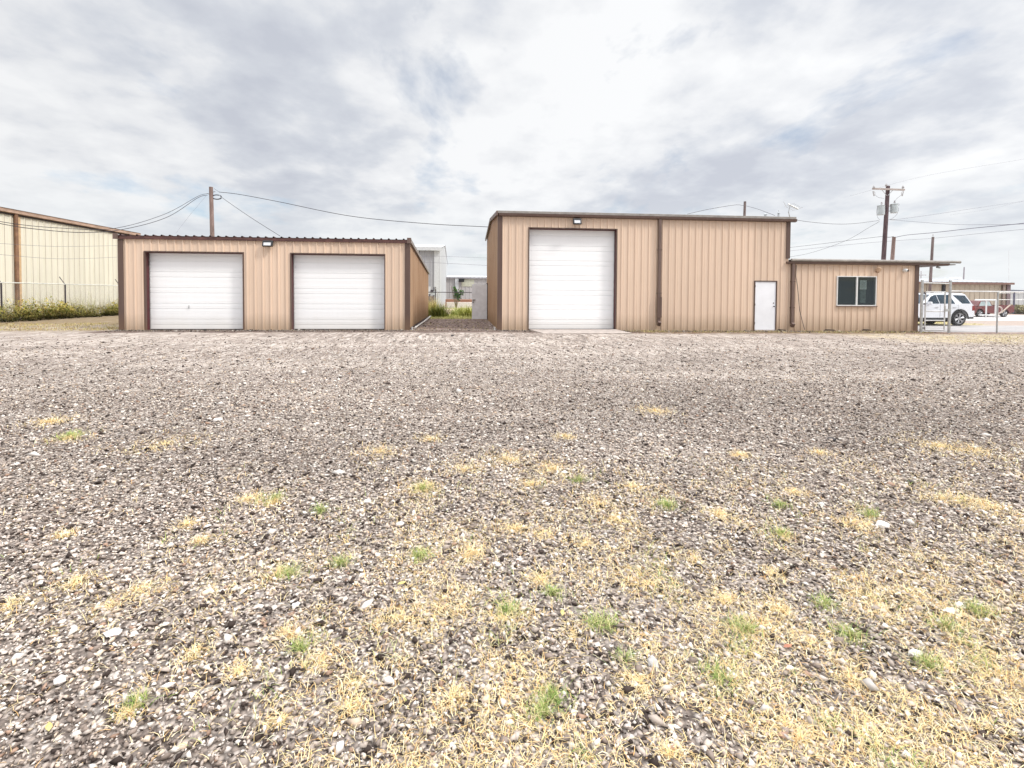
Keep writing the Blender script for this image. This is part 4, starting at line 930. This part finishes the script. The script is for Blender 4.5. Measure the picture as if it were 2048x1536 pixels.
def suv():
    Yn = 26.45; yc = Yn + 1.0
    xr = pix(1919.5, 640, Yn).x; g = gz(xr); wb = 3.07; fw = -wb    # local origin: rear axle on the ground
    root = empty('parked_suv', (xr, yc, g), 'large white suv with dark windows parked on the driveway beyond the gate', 'car')
    hw = 1.0; wr = .415; tail = .90; nose = fw - 1.0
    # lower body, side outline with wheel arches (x forward is negative)
    low = [(nose+.06,.42)] + [(nose-.0,.62),(nose+.02,.98),(nose+.18,1.08),(fw+.3,1.17),(fw+.95,1.22)] + [(.2,1.22),(.78,1.21),(tail-.05,1.14),(tail,.95),(tail+.0,.66),(tail-.08,.48),(tail-.25,.42)]
    low += [(.50,.40)] + arc(0,wr,.50,0,180)[0:] + [(-.52,.38),(fw+.52,.38)] + arc(fw,wr,.50,0,180) + [(fw-.52,.42)]
    b = MB(); b.prism(low[::-1], 'y', -hw, hw); bo = b.build('body', CARW, root, bevel=.045)
    # greenhouse
    bz, tz = 1.215, 1.84
    A_, B_ = [( fw+.78,bz),(.90,bz)], [(fw+1.62,tz-.02),(.55,tz)]
    hb, ht = .955, .76
    def side_pt(x, z, s, off=0):
        t = (z-bz)/(tz-bz); return (x, s*((hb+(ht-hb)*t)+off), z)
    outline = [(fw+.78,bz),(fw+1.50,tz-.10),(fw+1.75,tz-.02),(-.6,tz+.03),(.38,tz-.01),(.53,tz-.08),(.82,bz)]
    b = MB(); n = len(outline); b.add([side_pt(x,z,-1) for x,z in outline] + [side_pt(x,z,1) for x,z in outline], [tuple(range(n)), tuple(range(2*n-1,n-1,-1))] + [(i,i+n,(i+1)%n+n,(i+1)%n) for i in range(n)])
    b.build('roof', CARW, root, bevel=.03)
    wins = [('front_door_window', [(fw+1.05,bz+.03),(fw+1.42,bz+.42),(fw+1.62,tz-.12),(-1.32,tz-.10),(-1.22,bz+.03)], CGLASS),
            ('rear_door_window', [(-1.17,bz+.03),(-1.27,tz-.10),(-.50,tz-.10),(-.26,bz+.03)], CGLASS),
            ('quarter_window', [(-.27,tz-.11),(.46,tz-.13),(.70,bz+.05),(.18,bz+.04)], CGLASS)]
    for nm, pl, mt in wins:
        for s in (-1, 1):
            b = MB(); b.add([side_pt(x,z,s,.012) for x,z in pl] + [side_pt(x,z,s,-.01) for x,z in pl], [tuple(range(len(pl)))] + [(i,(i+1)%len(pl),(i+1)%len(pl)+len(pl),i+len(pl)) for i in range(len(pl))]); b.build(nm, mt, root)
    b = MB(); b.add([(fw+.86,-.80,bz+.04),(fw+.86,.80,bz+.04),(fw+1.52,.68,tz-.12),(fw+1.52,-.68,tz-.12)], [(0,1,2,3)]); b.v = [(x-.05,y,z+.03) for x,y,z in b.v]; b.build('windscreen', CGLASS, root)
    b = MB(); b.add([(.835,-.8,bz+.06),(.835,.8,bz+.06),(.57,.66,tz-.12),(.57,-.66,tz-.12)], [(0,1,2,3)]); b.build('rear_window', CGLASS, root)
    for s in (-1, 1):
        b = MB(); b.tube([(-.0-2.0, s*.70, tz+.05),(.35, s*.70, tz+.045)], .018, 6); b.build('roof_rail', DSTEEL, root)
        b = MB(); b.obox((fw+1.12, s*1.1, bz+.05), (.14,.24,.17)); b.build('wing_mirror', CARW, root, bevel=.04)
        b = MB(); b.box(fw+.52, -.52, min(s*.93,s*1.012), max(s*.93,s*1.012), .36, .46); b.box(fw+.6,-.6,min(s*.95,s*1.06),max(s*.95,s*1.06),.33,.37); b.build('running_board', BLACKP, root)
        b = MB(); b.box(.52,tail-.06, min(s*.9,s*1.006), max(s*.9,s*1.006),.40,.50); b.build('bumper_corner', BLACKP, root)
        b = MB(); b.box(tail-.16,tail+.012, min(s*.80,s*1.008), max(s*.80,s*1.008), .86, 1.14); b.build('tail_light', TAILM, root, bevel=.01)
        b = MB(); b.box(nose-.01,nose+.3, min(s*.7,s*1.006), max(s*.7,s*1.006), .78, .94); b.build('headlight', CLGLASS, root)
        for cxx in (0, fw):
            b = MB(); pts = arc(cxx, wr, .515, -4, 184, 20); b.tube([(x, s*1.002, z) for x, z in pts], .03, 5); b.build('arch_trim', BLACKP, root)
            wheel(root, (cxx, s*.86, wr), wr, .27, s)
        for x in (-1.45, -.35):
            b = MB(); b.box(x-.1, x+.1, min(s*1.0,s*1.03), max(s*1.0,s*1.03), 1.02, 1.05); b.build('door_handle', simple('car_chrome', (.5,.5,.52), .3, .6), root)
        for x in (-1.22, -.12): b = MB(); b.box(x-.006, x+.006, min(s*.99,s*1.0035), max(s*.99,s*1.0035), .48, 1.2); b.build('door_seam', ARCH, root)
    b = MB(); b.box(fw-.5,.5,-.8,.8,.22,.40); b.box(-.48,.48,-.84,.84,.4,1.0); b.box(fw-.48,fw+.48,-.84,.84,.4,1.0); b.build('underbody', ARCH, root)
suv()
def pickup():
    Y = 39.5; p = pix(1946, 628, Y); x0 = p.x-1.0; g = gz(40)
    root = empty('parked_pickup', (x0, Y, g), 'faded red pickup truck parked across the road beyond the white suv', 'truck')
    L_ = 3.85; wr = .30; hw = .85; f, r_ = .75, 3.0
    low = [(0,.35),(-.03,.6),(.05,.80),(1.0,.86),(2.0,.88),(L_,.86),(L_,.42)] + arc(r_,wr,.38,0,180) + arc(f,wr,.38,0,180)
    b = MB(); b.prism(low[::-1], 'y', -hw, hw); b.build('body', CARR, root, bevel=.03)
    cab = [(.45,.86),(.85,1.30),(1.0,1.36),(1.75,1.36),(1.95,.87)]
    b = MB(); n = 5; b.add([(x,-.8+(z-.86)*.22,z) for x,z in cab]+[(x,.8-(z-.86)*.22,z) for x,z in cab], [tuple(range(n)), tuple(range(2*n-1,n-1,-1))]+[(i,i+n,(i+1)%n+n,(i+1)%n) for i in range(n)]); b.build('cab', CARR, root, bevel=.02)
    for s in (-1, 1):
        for k, pl in enumerate(([(.65,.92),(.93,1.28),(1.28,1.30),(1.30,.92)], [(1.42,.92),(1.40,1.30),(1.68,1.30),(1.82,.92)])):
            b = MB(); b.add([(x, s*(.8-(z-.86)*.22+.012), z) for x,z in pl], [(0,1,2,3)]); b.build('window', CLGLASS, root)
        for cxx in (f, r_): wheel(root, (cxx, s*.72, wr), wr, .2, s, 5)
    b = MB(); b.box(2.05,L_-.08,-.72,.72,.87,.875); b.build('bed_floor', ARCH, root)
    b = MB()
    b.box(2.0,L_,-hw,-hw+.08,.875,.98); b.box(2.0,L_,hw-.08,hw,.875,.98); b.box(L_-.08,L_,-hw+.081,hw-.081,.875,.98); b.build('bed_rail', CARR, root)
    b = MB(); b.box(-.1,.02,-.8,.8,.38,.5); b.build('bumper', STEEL, root)
pickup()
def roadside():
    Y = 37.5; t, q = pix(1973, 600, Y), pix(1991, 627, Y)
    o = empty('frame_gate', (0,0,0), 'small cream tube frame standing in front of the red pickup', 'gate')
    b = MB(); b.tube([(t.x,Y,gz(40)),(t.x,Y,t.z)], .05, 8); b.build('post', FRAMEW, o)
    b = MB(); b.tube([(q.x,Y,gz(40)),(q.x,Y,t.z)], .06, 8); b.build('post', FRAMEW, o)
    b = MB(); b.tube([(pix(1950,600,Y).x,Y,t.z),(q.x,Y,t.z)], .06, 8); b.build('top_rail', FRAMEW, o)
    b = MB(); b.tube([(pix(1960,626,Y).x,Y,.10),(q.x,Y,.10)], .05, 8); b.build('bottom_rail', FRAMEW, o)
    c = pix(1998, 620, Y); b = MB(); b.tube([(c.x+.26*math.cos(k*math.pi/10), Y, c.z+.26*math.sin(k*math.pi/10)) for k in range(21)], .05, 6, caps=False)
    o = b.build('round_hoop', simple('pale_hoop', (.55,.45,.40), .6)); tag(o, 'pale round hoop standing on the verge right of the cream frame', 'hoop')  # plain ring standing in for a small wheel
    a, c = pix(2003, 625, Y), pix(2020, 610, Y); b = MB(); b.tube([a, c], .05, 6); tag(b.build('timber_pole', simple('bleached_timber', (.52,.42,.34), .8)), 'bleached timber leaning against the brush pile', 'timber')
    # fence along the far side of the road
    o = empty('roadside_fence', (0,0,0), 'distant wire fence with dark post at the right edge beyond the road', 'fence'); Y = 46
    for px in (2028, 2110, 2190):
        x = pix(px, 600, Y).x; b = MB(); b.tube([(x,Y,-.1),(x,Y,pix(px,584,Y).z)], .08, 6); b.build('post', simple('dark_blue_post', (.10,.10,.16), .6), o)
    for py in (586, 599.5): b = MB(); b.tube([(pix(1996,py,Y).x,Y,pix(1996,py,Y).z),(pix(2190,py,Y).x,Y,pix(2190,py,Y).z)], .025, 5); b.build('rail', STEEL, o)
roadside()

# ------------------------------------------------------------------ plants
def leafcloud(centers, sizes, per, leaf, cols, flat=.8, colfn=None):
    """returns verts/loops/tints for leaf quads scattered in ellipsoids"""
    P, T = [], []
    for (c, s) in zip(centers, sizes):
        k = int(per); d = rng.normal(0, 1, (k, 3)); d /= np.linalg.norm(d, axis=1)[:, None]; d *= (rng.random(k)**.45)[:, None]
        p = np.array(c) + d*np.array(s); P.append(p)
        t = tints(k, cols, .3); t *= np.clip(.55 + .6*(d[:, 2:3]*.5+.5), .35, 1.2); T.append(t)
    P = np.concatenate(P); T = np.concatenate(T); n = len(P)
    a = rng.normal(0, 1, (n, 3)); a /= np.linalg.norm(a, axis=1)[:, None]; b = np.cross(a, rng.normal(0, 1, (n, 3))); b /= np.linalg.norm(b, axis=1)[:, None]
    l = (leaf*rng.uniform(.6, 1.4, n))[:, None]
    V = np.stack([P - a*l, P + b*l*.42, P + a*l, P - b*l*.42], 1).reshape(-1, 3)
    return V, np.arange(n*4), np.repeat(np.clip(T, 0, .95), 4, 0)
def weeds():
    cs, ss = [], []
    for i in range(190):
        y = rnd.uniform(22.0, 41); x = -22.7 + rnd.uniform(-1.2, .9)*(1 if y < 34 else .7); h = rnd.choice([.16,.28,.36,.46,.62])*(1.05 if y < 33 else .8)*rnd.uniform(.8, 1.15)
        cs.append((x, y, h*.8)); ss.append((rnd.uniform(.2, .45), rnd.uniform(.2, .5), h))
    V, Lp, T = leafcloud(cs, ss, 190, .05, [(.38,.36,.07), (.50,.44,.10), (.22,.24,.05), (.08,.10,.02), (.42,.30,.08), (.55,.44,.14)])
    V[:, 2] = np.maximum(V[:, 2], .005)
    z = V[:, 2:3]; T = T*np.clip(.08 + z*1.15, .08, 1.1)
    # wiry stems standing above the leaves
    n = 1500; y = rng.uniform(25, 41, n); x = -22.9 + rng.uniform(-1.0, .7, n); roots = np.stack([x, y, np.full(n, .2)], -1)
    bulk('weeds', V, 4, Lp, np.clip(T, 0, .9), GRASS, 'tangled yellow green weeds growing along the left fence', 'weeds', 4)
    blades('tall_weed_stalks', roots, rng.uniform(.4, 1.1, n)*rng.choice([1, 1, 1.4], n), rng.uniform(.008, .016, n), rng.uniform(.9, 1.5, n), tints(n, [(.36,.34,.10),(.30,.22,.09),(.42,.40,.14)]),
           'thin wiry weed stalks rising through the left fence', 'weeds', seg=4, droop=.5)
weeds()
def stem_bush(name, loc, h, w, n, cols, label, cat='bush', leaf=.09, stems=12, ssc=.012, sp=.42):
    o = empty(name, loc, label, cat)
    b = MB()
    for k in range(stems):
        a = rnd.random()*6.28; r = w*.75*rnd.random()
        b.tube([(0,0,-.02),(r*.5*math.cos(a), r*.5*math.sin(a), h*.45),(r*math.cos(a), r*math.sin(a), h*rnd.uniform(.7, .98))], [ssc, ssc*.7, ssc*.3], 4)
    b.build('stems', simple('stem_wood', (.20,.15,.08), .8), o)
    cs, ss = [], []
    for k in range(9): cs.append((rnd.uniform(-.6,.6)*w, rnd.uniform(-.6,.6)*w, h*rnd.uniform(.3,.85))); ss.append((w*sp*rnd.uniform(.7,1.7), w*sp, h*.2*(sp/.42)**.5))
    V, Lp, T = leafcloud(cs, ss, n/9, leaf, cols)
    m = bulk('foliage', V, 4, Lp, T, GRASS, None, None, 4); del m['kind']; m.parent = o; m.location = (0,0,0)
    return o
def spiky(name, loc, h, w, n, cols, label, cat='grass tuft'):
    k = n; roots = np.stack([rng.normal(0, w*.35, k), rng.normal(0, w*.35, k), np.zeros(k)], -1)
    o = blades(name, roots, rng.uniform(.5, 1.1, k)*h, rng.uniform(.012, .03, k), rng.uniform(.75, 1.5, k), tints(k, cols), label, cat, seg=4, droop=.9)
    if 'kind' in o: del o['kind']
    o.location = loc; return o
p = pix(877, 634, 34.5); spiky('green_clump', (p.x, 34.5, 0), 1.0, .8, 900, [(.10,.13,.03),(.18,.22,.05),(.30,.30,.08)], 'dark green spiky clump at the rear corner of the shed', 'bush')
p = pix(863, 620, 36.5); spiky('tall_straw_clump', (p.x, 36.5, 0), 1.4, .7, 600, [(.55,.45,.2),(.42,.38,.14)], 'tall straw coloured grass clump behind the dark green one', 'grass tuft')
p = pix(937, 632, 35.); spiky('yellow_green_clump', (p.x, 35., 0), .9, .9, 900, [(.42,.44,.12),(.52,.5,.18),(.3,.34,.08)], 'yellow green grass clump beside the open grey door', 'grass tuft')
p = pix(915, 628, 37.); spiky('low_green_clump', (p.x, 37., 0), .7, .7, 500, [(.2,.26,.06),(.4,.42,.12)], 'low green clump in the middle of the alley end', 'grass tuft')
p = pix(912, 607, 50); stem_bush('sapling', (p.x, 50, .1), 2.3, 1.0, 330, [(.05,.12,.03),(.09,.19,.04),(.03,.08,.02)], 'small dark green sapling standing before the far grey building', 'tree', leaf=.13, stems=9, ssc=.03, sp=.17)
def mound(name, loc, sx, sy, h, mat, label, cat):
    b = MB(); nx = 16; vs = []; 
    for j in range(nx+1):
        for i in range(nx+1):
            u, v = i/nx*2-1, j/nx*2-1; d = max(0, 1-(u*u+v*v)); z = h*d**.8*(.8+.35*math.sin(u*5+v*3+loc[0])*math.cos(v*6-u*2)) - .03
            vs.append((u*sx, v*sy, z))
    b.add(vs, [(j*(nx+1)+i, j*(nx+1)+i+1, (j+1)*(nx+1)+i+1, (j+1)*(nx+1)+i) for j in range(nx) for i in range(nx)])
    o = b.build(name, mat, smooth=True, loc=loc); return tag(o, label, cat)
p = pix(897, 628, 38.5); mound('dirt_mound', (p.x, 38.5, 0), .85, .9, .48, DIRTM, 'pale heap of dirt and rubble at the alley end', 'dirt heap')
p, q = pix(893, 610, 58), pix(990, 610, 58); b = MB(); b.box(p.x, q.x, 58, 58.6, -.02, .62); tag(b.build('low_wall', simple('whitewashed_block', (.72,.66,.62), .8), bevel=.02), 'low whitewashed wall in front of the far grey building', 'wall')
b = MB(); b.box(p.x-.2, q.x, 60.5, 61, -.02, .92); tag(b.build('red_earth_bank', simple('red_earth', (.34,.16,.10), .9), bevel=.05), 'thin band of red earth behind the low white wall', 'earth bank')
def meter():
    Y = 45; l = lambda px, py: pix(px, py, Y)
    p = l(864, 600); o = empty('meter_rack', (p.x, Y, 0), 'rack of grey electric meter boxes and conduits against the tall grey building', 'meter')
    r = lambda px, py: l(px, py) - Vector((p.x, Y, 0))
    b = MB(); t, q = r(856,573), r(861,588); b.box(t.x, q.x, -.15, .1, q.z, t.z); b.build('meter_box', PALEROOF, o)
    t, q = r(862,582), r(870,590); b = MB(); b.box(t.x, q.x, -.15, .1, q.z, t.z); b.build('meter_box', GREYBOX, o)
    t = r(864,579.5); b = MB(); b.tube([(t.x,.0,t.z-.12),(t.x,-.2,t.z-.12)], .13, 12); b.build('meter_dial', DSTEEL, o)
    for px in (859.5, 868, 871): a = r(px, 574); b = MB(); b.tube([(a.x,0,0),(a.x,0,a.z)], .05, 6); b.build('conduit', DSTEEL, o)
    t, q = r(855,592), r(868,612); b = MB(); b.box(t.x, q.x, -.2, .2, 0, t.z); b.build('cabinet', simple('brown_cabinet', (.20,.15,.12), .7), o)
meter()
# brush pile beyond the road
cs, ss = [], []
for k in range(26):
    p = pix(rnd.uniform(2012, 2110), 622, 46); cs.append((p.x, 46+rnd.uniform(-.8,1.6), rnd.uniform(.15,.55))); ss.append((.6,.6,.35))
V, Lp, T = leafcloud(cs, ss, 260, .10, [(.36,.32,.17),(.26,.25,.11),(.48,.42,.26),(.2,.2,.09)])
V[:, 2] = np.maximum(V[:, 2], -.1)
o = bulk('brush_pile', V, 4, Lp, T, GRASS, 'heap of dry olive brush beside the road at the right edge', 'bush', 4); del o['kind']
# two fallen leaves and a few larger stones lying in the yard
def leaf(px, py, mat, label, a):
    g = gnd(px, py); b = MB(); s = .014
    b.add([(-s*1.5,0,.016),(-s*.5,-s*.7,.020),(s*.8,-s*.6,.018),(s*1.7,0,.022),(s*.6,s*.75,.019),(-s*.7,s*.6,.022),(0,0,.026)], [(6,0,1),(6,1,2),(6,2,3),(6,3,4),(6,4,5),(6,5,0)])
    o = b.build('fallen_leaf', mat, loc=(g.x, g.y, g.z)); o.rotation_euler = (0,0,a); tag(o, label, 'leaf')
leaf(803, 1173, LEAFY, 'yellow fallen leaf left of the centre of the dry grass', .4)
leaf(1125, 1232, LEAFY, 'yellow fallen leaf in the dry grass near the middle', 1.4)
leaf(98, 1464, LEAFY, 'yellow fallen leaf at the lower left on bare gravel', 2.2)
leaf(1575, 1298, LEAFR, 'rust red fallen leaf at lower right', .2)
def rock(px, py, s, c, label):
    g = gnd(px, py); v, f = ico(); rs = np.random.default_rng(int(px)); v = v*(1+rs.normal(0,.13,(12,1)))*np.array([1.2,.85,.45])*s
    b = MB(); b.add([tuple(q) for q in v], [tuple(int(i) for i in q) for q in f]); o = b.build('stone', simple('stone_face', c, .85, var=.15, vs=40), bevel=.002, loc=(g.x, g.y, g.z+s*.3))
    o.rotation_euler = (0,0,rs.random()*6); tag(o, label, 'stone')
PS = (.70,.66,.63); DK = (.05,.045,.045)
for q in [(228,1270,.032,PS,'large pale stone in the gravel at lower left'),(120,1365,.028,(.60,.55,.52),'flat pinkish stone near the lower left corner'),(1305,1330,.035,(.42,.40,.38),'broad grey stone half sunk between grass patches'),
          (1765,1050,.05,PS,'wide flat whitish stone right of centre in the gravel'),(1900,1222,.03,PS,'pale stone beside the green grass at the right'),(1832,1308,.03,PS,'pale angular stone at lower right'),
          (735,1005,.035,(.6,.56,.53),'pale stone left of the middle of the yard'),(800,1050,.03,PS,'pale stone just below the middle of the yard'),(1663,878,.045,DK,'black lump lying alone right of the middle of the yard'),
          (1820,963,.035,DK,'small black lump at the right side of the yard'),(905,672,.07,DK,'dark clod at the mouth of the alley'),(435,843,.06,(.66,.62,.59),'pale flat stone in the left middle of the yard'),(590,1212,.022,PS,'round pale stone in the lower left gravel')]: rock(*q)

# ------------------------------------------------------------------ render settings
sc.view_settings.view_transform = 'Standard'; sc.view_settings.look = 'None'; sc.view_settings.exposure = 0; sc.view_settings.gamma = 1
sc.render.engine = 'CYCLES'
